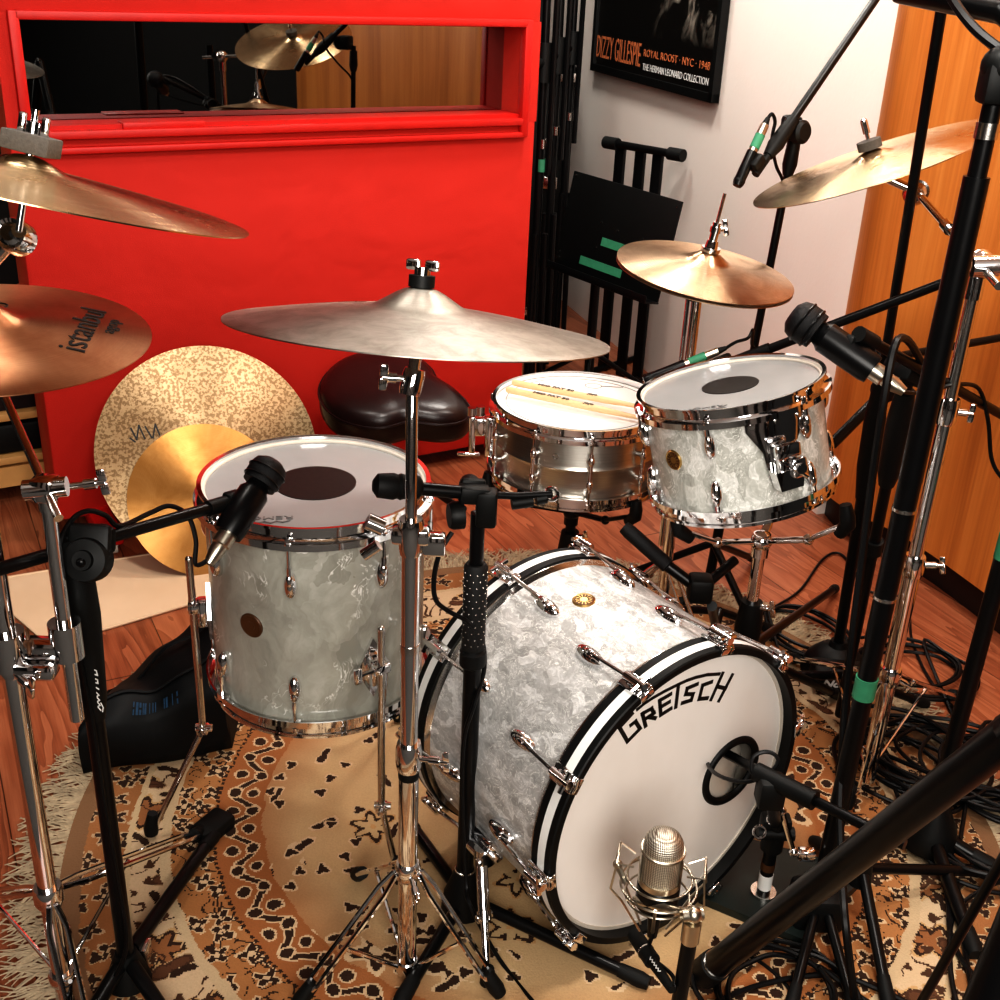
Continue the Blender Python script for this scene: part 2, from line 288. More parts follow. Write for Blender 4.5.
class MB:
    def __init__(s): s.v = []; s.f = []; s.mi = []; s.cur = 0
    def add(s, vs, fs, X=I4):
        o = len(s.v); s.v += [X @ V(p) for p in vs]
        for f in fs: s.f.append(tuple(i + o for i in f)); s.mi.append(s.cur)
        return s
    def box(s, c=(0, 0, 0), d=(1, 1, 1), X=I4, b=0.0):
        c = V(c); hx, hy, hz = d[0] / 2, d[1] / 2, d[2] / 2
        if b <= 0:
            vs = [c + V((x * hx, y * hy, z * hz)) for z in (-1, 1) for y in (-1, 1) for x in (-1, 1)]
            return s.add(vs, [(0, 2, 3, 1), (4, 5, 7, 6), (0, 1, 5, 4), (2, 6, 7, 3), (0, 4, 6, 2), (1, 3, 7, 5)], X)
        b = min(b, hx * .9, hy * .9, hz * .9); bm = bmesh.new()
        bmesh.ops.create_cube(bm, size=1, matrix=Matrix.Translation(c) @ Matrix.Diagonal((d[0], d[1], d[2], 1)))
        bmesh.ops.bevel(bm, geom=bm.edges[:], offset=b, segments=2, profile=.5, affect='EDGES')
        bm.verts.index_update(); s.add([v.co.copy() for v in bm.verts], [[v.index for v in f.verts] for f in bm.faces], X); bm.free(); return s
    def tube(s, pts, r, n=10, X=I4, cap=True, closed=False, flat=1.0):
        P = [V(p) for p in pts]; m = len(P); R = r if isinstance(r, (list, tuple)) else [r] * m
        tg = []
        for i in range(m):
            a = P[(i - 1) % m] if (closed or i > 0) else P[i]; c = P[(i + 1) % m] if (closed or i < m - 1) else P[i]
            t = (c - a); tg.append(t.normalized() if t.length > 1e-9 else (tg[-1] if tg else V((0, 0, 1))))
        u = tg[0].orthogonal().normalized()
        if abs(tg[0].z) < .95: u = V((0, 0, 1)).cross(tg[0]).normalized()
        vs = []; fs = []
        for i in range(m):
            u = (u - tg[i] * u.dot(tg[i])); u.normalize(); w = tg[i].cross(u)
            for k in range(n):
                a = 2 * PI * k / n; vs.append(P[i] + (u * math.cos(a) + w * (math.sin(a) * flat)) * R[i])
        for i in range(m if closed else m - 1):
            j = (i + 1) % m
            for k in range(n): fs.append((i * n + k, i * n + (k + 1) % n, j * n + (k + 1) % n, j * n + k))
        if cap and not closed: fs.append(tuple(range(n))[::-1]); fs.append(tuple((m - 1) * n + k for k in range(n)))
        return s.add(vs, fs, X)
    def lathe(s, prof, n=48, X=I4, closed=False, mats=None):
        m = len(prof); vs = []; ring = []
        for (r, z) in prof:
            if r < 1e-6: ring.append([len(vs)]); vs.append(V((0, 0, z)))
            else:
                ring.append(list(range(len(vs), len(vs) + n)))
                vs += [V((r * math.cos(2 * PI * k / n), r * math.sin(2 * PI * k / n), z)) for k in range(n)]
        for i in range(m if closed else m - 1):
            A, B = ring[i], ring[(i + 1) % m]; fs = []
            for k in range(n):
                a0, a1 = A[k % len(A)], A[(k + 1) % len(A)]; b0, b1 = B[k % len(B)], B[(k + 1) % len(B)]
                f = [a0]
                if a1 != a0: f.append(a1)
                if b1 not in f: f.append(b1)
                if b0 not in f: f.append(b0)
                if len(f) > 2: fs.append(tuple(f))
            if mats: s.cur = mats[i]
            o = 0
            if i == 0: base = len(s.v); s.v += [X @ p for p in vs]
            for f in fs: s.f.append(tuple(q + base for q in f)); s.mi.append(s.cur)
        return s
    def cyl(s, a, b, r, n=16, r2=None): return s.tube([a, b], [r, r if r2 is None else r2], n)
    def ball(s, c, r, X=I4, n=16, m=9):
        r3 = r if isinstance(r, (tuple, list)) else (r, r, r)
        Y = X @ Matrix.Translation(V(c)) @ Matrix.Diagonal((*r3, 1))
        return s.lathe([(math.sin(PI * i / m), -math.cos(PI * i / m)) for i in range(m + 1)], n, Y)
    def torus(s, R, r, X=I4, n=36, m=8, a0=0, a1=2 * PI):
        full = abs(a1 - a0) > 6.28; k = n if full else n + 1
        return s.tube([(R * math.cos(a0 + (a1 - a0) * i / n), R * math.sin(a0 + (a1 - a0) * i / n), 0) for i in range(k)], r, m, X, closed=full)
    def prism(s, poly, z0, z1, X=I4):
        n = len(poly); vs = [V((x, y, z0)) for x, y in poly] + [V((x, y, z1)) for x, y in poly]
        fs = [tuple(range(n))[::-1], tuple(range(n, 2 * n))] + [(i, (i + 1) % n, (i + 1) % n + n, i + n) for i in range(n)]
        return s.add(vs, fs, X)
    def build(s, name, mat, parent=None, world=False, X=None, sharp=38):
        me = bpy.data.meshes.new(name); vs = s.v
        if world and parent is not None: inv = W[parent].inverted(); vs = [inv @ p for p in vs]
        if world and parent is None and X is not None: inv = X.inverted(); vs = [inv @ p for p in vs]
        me.from_pydata([tuple(p) for p in vs], [], s.f)
        for m_ in (mat if isinstance(mat, (list, tuple)) else [mat]): me.materials.append(M[m_] if isinstance(m_, str) else m_)
        me.polygons.foreach_set('material_index', s.mi); me.polygons.foreach_set('use_smooth', [True] * len(me.polygons))
        bm = bmesh.new(); bm.from_mesh(me); bmesh.ops.recalc_face_normals(bm, faces=bm.faces[:]); bm.to_mesh(me); bm.free()
        me.set_sharp_from_angle(angle=math.radians(sharp))
        o = bpy.data.objects.new(name, me); COL.objects.link(o)
        if parent is not None: o.parent = parent; W[o] = W[parent]
        else:
            o.matrix_world = X if X is not None else I4; W[o] = o.matrix_world.copy()
        return o
def tag(o, label=None, cat=None, group=None, kind=None):
    for k, v in (('label', label), ('category', cat), ('group', group), ('kind', kind)):
        if v: o[k] = v
    return o
def thing(name, label, cat, X, group=None):
    o = bpy.data.objects.new(name, None); COL.objects.link(o); o.empty_display_size = .05
    X = Matrix.Translation(V(X)) if not isinstance(X, Matrix) else X
    o.matrix_world = X; W[o] = X.copy(); return tag(o, label, cat, group)
def struct(mb, name, mat): return tag(mb.build(name, mat), kind='structure')
def text_mb(body, size, X, mb=None, align='CENTER', sx=1.0, extrude=.0004, shear=0.0, bold=0.0):
    cu = bpy.data.curves.new('lettering', 'FONT'); cu.body = body; cu.size = size; cu.extrude = extrude; cu.align_x = align; cu.align_y = 'CENTER'; cu.shear = shear; cu.offset = bold
    cu.resolution_u = 3
    ob = bpy.data.objects.new('lettering', cu); COL.objects.link(ob); dg = bpy.context.evaluated_depsgraph_get()
    me = bpy.data.meshes.new_from_object(ob.evaluated_get(dg)); mb = mb or MB()
    mb.add([V((v.co.x * sx, v.co.y, v.co.z)) for v in me.vertices], [tuple(p.vertices) for p in me.polygons], X)
    bpy.data.objects.remove(ob); bpy.data.curves.remove(cu); bpy.data.meshes.remove(me); return mb
def strokes(mb, lines, w, X=I4, th=.0006):
    for ln in lines:
        for a, b in zip(ln[:-1], ln[1:]):
            a, b = V((*a, 0)), V((*b, 0)); d = (b - a)
            if d.length < 1e-6: continue
            d.normalize(); nn = V((-d.y, d.x, 0)) * w / 2; a2, b2 = a - d * w / 2, b + d * w / 2
            vs = [a2 - nn, b2 - nn, b2 + nn, a2 + nn]; vs += [p + V((0, 0, th)) for p in vs]
            mb.add(vs, [(0, 1, 2, 3), (4, 5, 6, 7), (0, 1, 5, 4), (1, 2, 6, 5), (2, 3, 7, 6), (3, 0, 4, 7)], X)
    return mb

# ------------------------------------------------------------------ the setting
struct(MB().box((0, 3.55, -.03), (6.4, 5.5, .06)), 'floor', 'floor')
struct(MB().box((0, -.75, -.03), (6.4, 3.1, .06)), 'floor_added_grey', 'added_floor')  # unseen grey floor added so the chrome reflects neutral, not orange
struct(MB().box((0, 2, 2.68), (6.4, 8.6, .06)), 'ceiling', 'ceiling')
struct(MB().box((-.9, 5.95, 1.3), (2.6, .1, 2.7)), 'wall_back', 'dark_wall')
struct(MB().box((-2.35, 2.1, 1.3), (.1, 8.2, 2.7)), 'wall_left', 'dark_wall')
struct(MB().box((-.2, -2.05, 1.3), (5.6, .1, 2.7)), 'wall_front', 'stripe_wall')
struct(MB().box((2.6, -.3, 1.3), (.1, 3.6, 2.7)), 'wall_far_right', 'dark_wall')
wd = V((-.29, .96, 0)).normalized(); w0 = V((.945, 3.11, 0)); w1 = w0 + wd * 3.0; wn_ = V((wd.y, -wd.x, 0))
mb = MB(); mb.add([w0, w1, w1 + wn_ * .12, w0 + wn_ * .12] + [p + V((0, 0, 2.65)) for p in (w0, w1, w1 + wn_ * .12, w0 + wn_ * .12)], [(0, 1, 2, 3), (4, 5, 6, 7), (0, 1, 5, 4), (1, 2, 6, 5), (2, 3, 7, 6), (3, 0, 4, 7)])
struct(mb, 'wall_right', 'plaster')
pl = smooth([(1.06, 3.52, 0), (.955, 3.24, 0), (.938, 3.06, 0), (.985, 2.92, 0), (1.06, 2.82, 0), (1.125, 2.69, 0), (1.185, 2.52, 0), (1.265, 2.28, 0), (1.40, 1.95, 0), (1.62, 1.55, 0), (2.0, 1.2, 0), (2.55, 1.0, 0)], 8)
def sheet(pl, z0, z1, th):
    mb = MB(); n = len(pl); nr = []
    for i in range(n):
        d = (pl[min(i + 1, n - 1)] - pl[max(i - 1, 0)]).normalized(); nr.append(V((-d.y, d.x, 0)) * th)
    vs = []
    for p, q in zip(pl, nr): vs += [p + V((0, 0, z0)), p + V((0, 0, z1)), p + q + V((0, 0, z1)), p + q + V((0, 0, z0))]
    fs = []
    for i in range(n - 1):
        for k in range(4): fs.append((i * 4 + k, i * 4 + (k + 1) % 4, i * 4 + 4 + (k + 1) % 4, i * 4 + 4 + k))
    mb.add(vs, fs + [(0, 1, 2, 3), tuple(4 * n - 4 + k for k in range(4))]); return mb
struct(sheet(pl, .1, 2.64, .03), 'wall_curved_right', 'veneer')
struct(sheet([p + V((.035, .025, 0)) for p in pl], 0, .1, .03), 'baseboard_right', 'toe')

# rug with fringe
RO = V((.1, 1.76, 0)); rug = thing('persian_rug', 'patterned cream and rust Persian rug under the drum kit', 'rug', RO)
RXr, RYr = .865, .945
mb = MB(); nA, nR = 120, 8; vs = []; fs = []
for z in (.0005, .0045):
    vs.append(RO + V((0, 0, z)))
    for i in range(1, nR + 1):
        for k in range(nA): a = 2 * PI * k / nA; vs.append(RO + V((RXr * i / nR * math.cos(a), RYr * i / nR * math.sin(a), z)))
o_ = 1 + nA * nR
for k in range(nA):
    fs.append((o_, o_ + 1 + k, o_ + 1 + (k + 1) % nA))
    for i in range(nR - 1): a, b = o_ + 1 + i * nA, o_ + 1 + (i + 1) * nA; fs.append((a + k, b + k, b + (k + 1) % nA, a + (k + 1) % nA))
    e = 1 + (nR - 1) * nA; fs.append((e + k, e + (k + 1) % nA, o_ + e + (k + 1) % nA, o_ + e + k))
mb.add(vs, fs).build('rug_pile', 'rug', rug, world=True)
mb = MB(); rn = random.Random(3)
for i in range(2600):
    a = 2 * PI * (i + rn.random()) / 2600; out = V((math.cos(a) / RXr, math.sin(a) / RYr, 0)).normalized(); d = V((-out.y, out.x, 0)); p = RO + V((RXr * math.cos(a), RYr * math.sin(a), .0035))
    sw = rn.uniform(-.8, .8); l = .078 * rn.uniform(.6, 1.15); q = [p - out * .008]
    for s_ in (.35, .7, 1.0): q.append(p + out * l * s_ + d * (sw * l * s_ + rn.uniform(-.011, .011)) + V((0, 0, rn.uniform(.001, .008) * (1.2 - s_))))
    mb.tube(q, [.0022, .0021, .0018, .0011], 4, cap=False)
tag(mb.build('fringe', 'fringe', rug, world=True), 'cream knotted fringe')

# ------------------------------------------------------------------ red gobo panel with window
PA = V((-1.172, 2.737, .05)); PT = V((.85575, .51739, 0)); PN = V((-.51739, .85575, 0))
PX = frame(PA, PT, PN, V((0, 0, 1)))
pan = thing('acoustic_panel', 'tall red fabric acoustic screen with a window near its top', 'acoustic screen', PX)
Wd, Ht, Th = 1.434, 1.46, .16
wx0, wx1, wz0, wz1 = .050, 1.378, 1.000, 1.246
mb = MB()
def grid(mb, x0, x1, z0, z1, y=0.0, st=.05):
    nx, nz = max(1, round((x1 - x0) / st)), max(1, round((z1 - z0) / st))
    vs = [V((x0 + (x1 - x0) * i / nx, y, z0 + (z1 - z0) * j / nz)) for i in range(nx + 1) for j in range(nz + 1)]
    mb.add(vs, [(i * (nz + 1) + j, (i + 1) * (nz + 1) + j, (i + 1) * (nz + 1) + j + 1, i * (nz + 1) + j + 1) for i in range(nx) for j in range(nz)])
mb.box((Wd / 2, Th / 2, wz0 / 2), (Wd, Th, wz0), b=.012)
mb.box((Wd / 2, Th / 2, (wz1 + Ht) / 2), (Wd, Th, Ht - wz1), b=.012)
mb.box((wx0 / 2, Th / 2, (wz0 + wz1) / 2), (wx0, Th, wz1 - wz0 + .02)); mb.box(((wx1 + Wd) / 2, Th / 2, (wz0 + wz1) / 2), (Wd - wx1, Th, wz1 - wz0 + .02))
mb.build('padded_panel', 'red', pan)
mb = MB(); fw = .018
for (a, b, c, d) in ((wx0 - .006, wx1 + .006, wz0 - .052, wz0 - .036), (wx0 - .006, wx1 + .006, wz0 - .018, wz0 + .002), (wx0 - .006, wx1 + .006, wz1 - .004, wz1 + .016), (wx0 - .02, wx0 + .004, wz0 - .05, wz1 + .016), (wx1 - .004, wx1 + .02, wz0 - .05, wz1 + .016)):
    mb.box(((a + b) / 2, -.004, (c + d) / 2), (b - a, .03, d - c), b=.004)
mb.box(((wx0 + wx1) / 2, .05, wz0 + .006), (wx1 - wx0, .10, .012)); mb.box((.36, .02, wz0 + .008), (.2, .06, .016), b=.003)
mb.build('window_frame', 'red_paint', pan)
mb = MB().box(((wx0 + wx1) / 2, .11, (wz0 + wz1) / 2), (wx1 - wx0, .006, wz1 - wz0)); tag(mb.build('window_pane', 'glass', pan), 'dark reflecting glass pane')
for px_ in (.10, 1.36):
    mb = MB().box((px_, .02, .0), (.06, .36, .045), b=.008).box((px_, -.13, .01), (.05, .06, .03), b=.006); ft = mb.build('foot', 'red_paint', pan)
    for yy in (-.14, .17): MB().cyl((px_ - .012, yy, -.034), (px_ + .012, yy, -.034), .016, 14).box((px_, yy, -.02), (.03, .022, .012)).build('caster', 'caster', ft)

# shelf unit left of the panel
sx = V((-1.62, 2.98, 0)); sh = thing('shelf_unit', 'low pine shelf unit left of the red screen', 'shelf', sx)
SX = T(*sx) @ RZ(math.radians(31)) ; W[sh] = T(*sx)
mb = MB()
for z in (.455, .262, .135): mb = MB().box((.05, 0, z), (.78, .34, .022), SX, .003); mb.build('shelf_board', 'pine', sh, world=True)
mb = MB()
for x_ in (-.33, .43): mb.box((x_, 0, .23), (.022, .34, .46), SX)
mb.box((.05, -.155, .085), (.74, .018, .06), SX); mb.build('side_panel', 'pine', sh, world=True)
MB().box((.05, .165, .23), (.78, .012, .46), SX).build('back_panel', 'dark_wall', sh, world=True)
b_ = thing('folded_case', 'brown folded leather case lying on the middle shelf', 'case', SX @ T(.24, -.04, .2735))
mb = MB(); mb.add([(-.09, -.10, 0), (.09, -.10, 0), (.10, .10, 0), (-.10, .10, 0), (-.07, -.09, .075), (.05, -.06, .09), (.09, .09, .07), (-.09, .09, .085)], [(0, 1, 2, 3), (4, 5, 6, 7), (0, 1, 5, 4), (1, 2, 6, 5), (2, 3, 7, 6), (3, 0, 4, 7)]); mb.build('case_body', 'box_brown', b_)
MB().add([(-.095, -.105, .002), (.095, -.105, .002), (.06, -.075, .092), (-.075, -.10, .078)], [(0, 1, 2, 3)]).build('front_flap', 'leather', b_)
b_ = thing('black_case', 'black hardware case lying on the lower shelf', 'case', SX @ T(.2, -.02, .1465))
MB().box((0, 0, .045), (.36, .26, .088), b=.012).build('case_body', 'black_matte', b_)
mb = MB(); 
for x_ in (-.1, .1): mb.cyl((x_, -.129, .05), (x_, -.138, .05), .016, 14)
mb.build('latch', 'black_metal', b_)

# beige floor mat
mx_ = thing('floor_mat', 'beige rectangular floor mat on the wood floor behind the bag', 'mat', (-.95, 2.45, 0))
q = [F(-25, 585), F(215, 546), F(252, 588), F(50, 647)]; mb = MB(); mb.add([p + V((0, 0, .001)) for p in q] + [p + V((0, 0, .007)) for p in q], [(0, 1, 2, 3), (4, 5, 6, 7), (0, 1, 5, 4), (1, 2, 6, 5), (2, 3, 7, 6), (3, 0, 4, 7)]); mb.build('mat_body', 'mat', mx_, world=True)
mb = MB(); mb.tube([p + V((0, 0, .006)) for p in q], .004, 6, closed=True); mb.build('bound_edge', 'mat', mx_, world=True)

# poster
PW0 = V((.908, 3.224, 0)); PD = V((-.29, .96, 0)).normalized(); PNN = V((-PD.y, PD.x, 0))
def onw(x, y, off=0.0):
    d = ray(x, y); t = ((w0 - CAM).dot(PNN)) / d.dot(PNN); return CAM + d * t + PNN * off
a, b = onw(597, 72), onw(720, 101); zb = (a.z + b.z) / 2; a.z = b.z = zb; wdt = (b - a).length; ux = (b - a).normalized(); hh = .72
PX2 = frame(a + PNN * .004, ux, V((0, 0, 1)), PNN)
po = thing('framed_poster', 'black framed concert poster hung on the white wall', 'poster', PX2)
mb = MB(); fr_ = .028
for c, d in (((wdt / 2, fr_ / 2, .014), (wdt, fr_, .028)), ((wdt / 2, hh - fr_ / 2, .014), (wdt, fr_, .028)), ((fr_ / 2, hh / 2, .014), (fr_, hh, .028)), ((wdt - fr_ / 2, hh / 2, .014), (fr_, hh, .028))): mb.box(c, d)
mb.build('frame', 'black_matte', po)
g = G('dark_poster_print'); o = g.obj(); x = g.xyz(o); nz = g.noise(g.map(o, (1, .8, 1)), 9, 5, .6, 1.0)
mk = g.mt('MULTIPLY', g.n('MapRange', {0: x[0], 1: wdt * .45, 2: wdt * .75}).outputs[0], g.n('MapRange', {0: x[1], 1: .16, 2: .24}).outputs[0])
g.set(Base_Color=g.mix(g.mt('MULTIPLY', g.ramp(nz.outputs[0], [(.52, 0), (.66, 1)]), mk), (.008, .007, .006), (.30, .27, .23)), Roughness=.3)
MB().box((wdt / 2, hh / 2, .008), (wdt - .02, hh - .02, .012)).build('print', g.m, po)
tw = wdt - 2 * fr_
def fit_text(body, x0, x1, y, hgt, mat):
    cu = text_mb(body, 1.0, I4, align='LEFT'); xs = [p.x for p in cu.v]; ys = [p.y for p in cu.v]
    s1 = (x1 - x0) / (max(xs) - min(xs)); s2 = hgt / (max(ys) - min(ys)); m2 = MB()
    m2.add([V(((p.x - min(xs)) * s1 + x0, (p.y - min(ys)) * s2 + y, .0150 + p.z)) for p in cu.v], cu.f); return m2.build('lettering', mat, po)
fit_text('DIZZY GILLESPIE', fr_ * 1.0, wdt * .43, .055, .085, 'orange_ink')
fit_text('ROYAL ROOST \u00b7 NYC \u00b7 1948', wdt * .455, wdt * .945, .096, .026, 'orange_ink')
fit_text('THE HERMAN LEONARD COLLECTION', wdt * .455, wdt * .945, .048, .024, 'white_ink')
# ------------------------------------------------------------------ drums
def radial(a, R, z, up=True):   # local frame on a shell: x radial, y tangential, z axial
    c, s_ = math.cos(a), math.sin(a); return frame(V((R * c, R * s_, z)), V((c, s_, 0)), V((-s_, c, 0)), V((0, 0, 1)))
def hoop_profile(R, z, h=.030, t=.003):
    # flanged hoop: upper lip rolls outwards, flat band, lower outward flange that takes the rods
    return [(R - t, z), (R + .004, z + .001), (R + .004, z - .003), (R, z - .004), (R, z - h * .55), (R + .004, z - h * .62), (R + .011, z - h * .66), (R + .011, z - h), (R + .008, z - h), (R + .006, z - h * .75), (R - t, z - h * .7)]
def drum_lug(parent, a, R, z, dirn, rod_to, mat='chrome'):
    X = radial(a, R, z)
    mb = MB().ball((.004, 0, 0), (.013, .0105, .024), X, 14, 10).ball((.009, 0, dirn * .010), (.009, .007, .014), X, 12, 8)
    mb.tube([X @ V((.011, 0, dirn * .012)), X @ V((.011, 0, dirn * .034))], .0042, 8)
    lg = mb.build('lug', mat, parent)
    Y = radial(a, R, 0)
    mb = MB().tube([Y @ V((.012, 0, z + dirn * .02)), Y @ V((.012, 0, rod_to))], .0026, 8)
    mb.box((.012, 0, rod_to + dirn * .004), (.0075, .0075, .010), Y, .001).cyl(Y @ V((.012, 0, rod_to)), Y @ V((.012, 0, rod_to - dirn * .003)), .006, 10)
    mb.box((.008, 0, rod_to - dirn * .008), (.012, .016, .010), Y, .002)
    mb.build('tension_rod', mat, parent)
def badge(parent, a, R, z, r, mats=('gold', 'brown_dark'), hubm='gold'):
    X = radial(a, R, z) @ Matrix.Rotation(PI / 2, 4, 'Y')
    mb = MB(); mb.cur = 0; mb.lathe([(0, .0022), (r * .35, .0022), (r * .35, .0016)], 20, X)
    mb.cur = 1; mb.lathe([(r * .35, .0016), (r * .8, .0018)], 28, X); mb.cur = 0
    mb.lathe([(r * .8, .0018), (r * .92, .0026), (r, .0012), (r, -.002)], 28, X)
    if mats[0] == 'gold':
        for k in range(14): mb.box((r * .58, 0, .0022), (r * .3, r * .07, .0008), X @ RZ(k * 2 * PI / 14))
    tag(mb.build('badge', list(mats), parent), 'round badge with vent hole')
def shell(parent, R, z0, z1, mat, inner='white_plaster_inside', bead=False):
    mb = MB(); p = [(R, z0), (R, z1)] if not bead else [(R, z0), (R, z0 - .006), (R - .003, z0 - .012), (R, z0 - .02), (R, (z0 + z1) / 2 + .008), (R + .0035, (z0 + z1) / 2), (R, (z0 + z1) / 2 - .008), (R, z1 + .02), (R - .003, z1 + .012), (R, z1 + .006), (R, z1)]
    q = p + [(R - .007, z1), (R - .007, z0)]
    mb.lathe(q, 72, closed=True, mats=[0] * (len(p) - 1) + [1] * 3); return mb.build('shell', [mat, inner], parent)

# ---- floor tom
FX = T(-.301, 1.699, .682)
ft = thing('floor_tom', 'grey pearl floor tom on three legs with a black dot on its head', 'drum', FX)
R = .178
shell(ft, R, -.012, -.362, 'pearl_aged')
MB().lathe(hoop_profile(.183, 0, .034), 72, closed=True).build('hoop', 'chrome', ft)
MB().lathe([(r_, -.376 - z_) for r_, z_ in hoop_profile(.183, 0, .034)], 72, closed=True).build('hoop', 'chrome', ft)
hd = MB().lathe([(0, -.009), (.150, -.009), (.176, -.010), (.180, -.014)], 72).build('batter_head', 'head_grey', ft)
MB().torus(.1775, .0035, T(0, 0, -.009), 72, 8).build('head_collar', 'white_plaster_inside', ft)
MB().lathe([(0, -.0078), (.066, -.0078), (.066, -.009)], 48).build('dot', 'dot', ft)
MB().lathe([(0, -.367), (.178, -.367)], 48).build('bottom_head', 'head', ft)
cx = text_mb('REMO', .016, T(-.045, -.135, -.0083) @ RZ(PI + .15), sx=1.6)
strokes(cx, [[(-.028, .012), (-.018, .017), (-.009, .013), (0, .019), (.009, .013), (.018, .017), (.028, .012)]], .0022, T(-.045, -.135, -.0083) @ RZ(PI + .15)); cx.build('head_logo', 'grey_ink', ft)
for k in range(8):
    a = math.radians(-93 + 45 * k); drum_lug(ft, a, R, -.098, 1, -.022); drum_lug(ft, a, R, -.285, -1, -.356)
badge(ft, math.radians(-116), R, -.185, .021, ('brown_dark', 'brown_dark'))
def tom_leg(a, up, kz, foot, top=.10):
    X = radial(a, R, up)
    br = MB(); br.prism([(-.030, 0), (0, -.055), (.030, 0), (0, .055)], 0, .006, X @ RZ(0) @ frame(V((.0, 0, 0)), V((0, 1, 0)), V((0, 0, 1)), V((1, 0, 0))))
    br.box((.014, 0, .0), (.02, .026, .05), X, .005); br.box((.028, 0, .012), (.02, .03, .018), X, .004); b1 = br.build('leg_bracket', 'chrome', ft)
    wg = MB(); wg.cyl(X @ V((.03, -.012, .012)), X @ V((.03, -.035, .012)), .004, 8).box((.03, -.042, .012), (.008, .014, .028), X, .003); wg.build('wing_screw', 'chrome', b1)
    p0 = X @ V((.03, 0, top)); p1 = V((p0.x, p0.y, kz - .682)); f_ = FX.inverted() @ V(foot)
    mb = MB().tube([p0, p1], .0063, 12); mb.ball(p0, .0063); mb.tube([p1, f_ + (p1 - f_).normalized() * .01], .0055, 10); lg = mb.build('leg', 'chrome_worn', ft)
    mb = MB().cyl(p1 + V((-.012, 0, .003)), p1 + V((.016, 0, .003)), .007, 10); mb.box(p1, (.02, .02, .016), b=.003).cyl(p1 + V((0, -.018, 0)), p1 + V((0, .01, 0)), .005, 8); mb.build('leg_joint', 'chrome', lg)
    mb = MB().tube([f_ + V((0, 0, .034)) + (p1 - f_).normalized() * .012, f_ + V((0, 0, .012)), f_ + V((0, 0, .001))], [.009, .013, .012], 12); mb.build('rubber_foot', 'rubber', lg)
lp = F(152, 838)
tom_leg(math.radians(-167), -.235, .21, V((lp.x, lp.y, .010)))
lp = F(398, 868); tom_leg(math.radians(-53), -.262, .155, V((-.145, 1.52, .010)), .085)
tom_leg(math.radians(67), -.25, .16, V((-.19, 1.98, .010)))

# ---- rack tom
tn = V((-.235, .08, .968)).normalized(); tc = V((.387, 1.895, .813)); hx = V((1, 0, 0)); hx = (hx - tn * hx.dot(tn)).normalized()
TX = frame(tc, hx, tn.cross(hx), tn)
tm = thing('rack_tom', 'small white pearl rack tom tilted above the bass drum with chrome mount', 'drum', TX); R = .1525
shell(tm, R, -.010, -.196, 'pearl_tom')
MB().lathe(hoop_profile(.158, 0, .030), 72, closed=True).build('hoop', 'chrome', tm)
MB().lathe([(r_, -.206 - z_) for r_, z_ in hoop_profile(.158, 0, .030)], 72, closed=True).build('hoop', 'chrome', tm)
MB().lathe([(0, -.008), (.13, -.008), (.151, -.009), (.155, -.013)], 64).build('batter_head', 'head_grey', tm)
MB().torus(.1525, .003, T(0, 0, -.008), 64, 8).build('head_collar', 'white_plaster_inside', tm)
MB().lathe([(0, -.0068), (.049, -.0068), (.049, -.008)], 40).build('dot', 'dot', tm)
MB().lathe([(0, -.20), (.153, -.20)], 40).build('bottom_head', 'head', tm)
cx = MB(); Xl = T(-.055, -.105, -.0074) @ RZ(PI - .2); strokes(cx, [[(-.03, 0), (-.02, .012), (0, .017), (.02, .012), (.03, 0)], [(-.028, .014), (-.014, .021), (0, .025), (.014, .021), (.028, .014)]], .0022, Xl); text_mb('REMO', .013, Xl, cx, sx=1.5); cx.build('head_logo', 'grey_ink', tm)
for k in range(6):
    a = math.radians(-114 + 60 * k); drum_lug(tm, a, R, -.062, 1, -.019); drum_lug(tm, a, R, -.146, -1, -.188)
badge(tm, math.radians(-143), R, -.092, .018)
am = math.radians(-73); X = radial(am, R, -.012)
BF = X @ frame(V((0, 0, 0)), V((0, 1, 0)), V((0, 0, 1)), V((1, 0, 0)))   # local: x tangential, y up, z out
mk = MB()
out_ = [(-.052, .0), (.052, .0), (.052, -.016), (.028, -.055), (.022, -.105), (.012, -.122), (-.012, -.122), (-.022, -.105), (-.028, -.055), (-.052, -.016)]
nx = 14
def wrap(px_, py_, off):
    a_ = px_ / R; return V((math.cos(am + a_) * (R + off), math.sin(am + a_) * (R + off), -.030 + py_))
rows = [(0, .052), (-.016, .052), (-.055, .029), (-.105, .022), (-.122, .012)]; vs = []
for off in (.001, .0055):
    for y_, hw in rows:
        for i in range(nx + 1): vs.append(wrap(-hw + 2 * hw * i / nx, y_, off))
k0 = len(rows) * (nx + 1); fs = []
for r_ in range(len(rows) - 1):
    for i in range(nx): a_ = r_ * (nx + 1) + i; fs += [(a_ + k0, a_ + 1 + k0, a_ + nx + 2 + k0, a_ + nx + 1 + k0)]
per = list(range(nx + 1)) + [r_ * (nx + 1) + nx for r_ in range(1, len(rows))] + [(len(rows) - 1) * (nx + 1) + i for i in range(nx - 1, -1, -1)] + [r_ * (nx + 1) for r_ in range(len(rows) - 2, 0, -1)]
for a_, b_ in zip(per, per[1:] + per[:1]): fs.append((a_, b_, b_ + k0, a_ + k0))
mk.add(vs, fs); mt_ = mk.build('mount_plate', 'chrome', tm)
sc4 = MB()
for (u, v) in ((-.042, -.008), (0, -.008), (.042, -.008), (0, -.112)):
    p = wrap(u, v, .0055); q = wrap(u, v, .009); sc4.cyl(p, q, .005, 12)
sc4.build('mount_screw', 'chrome_worn', mt_)
mb = MB(); BX = BF @ T(0, -.018, 0)
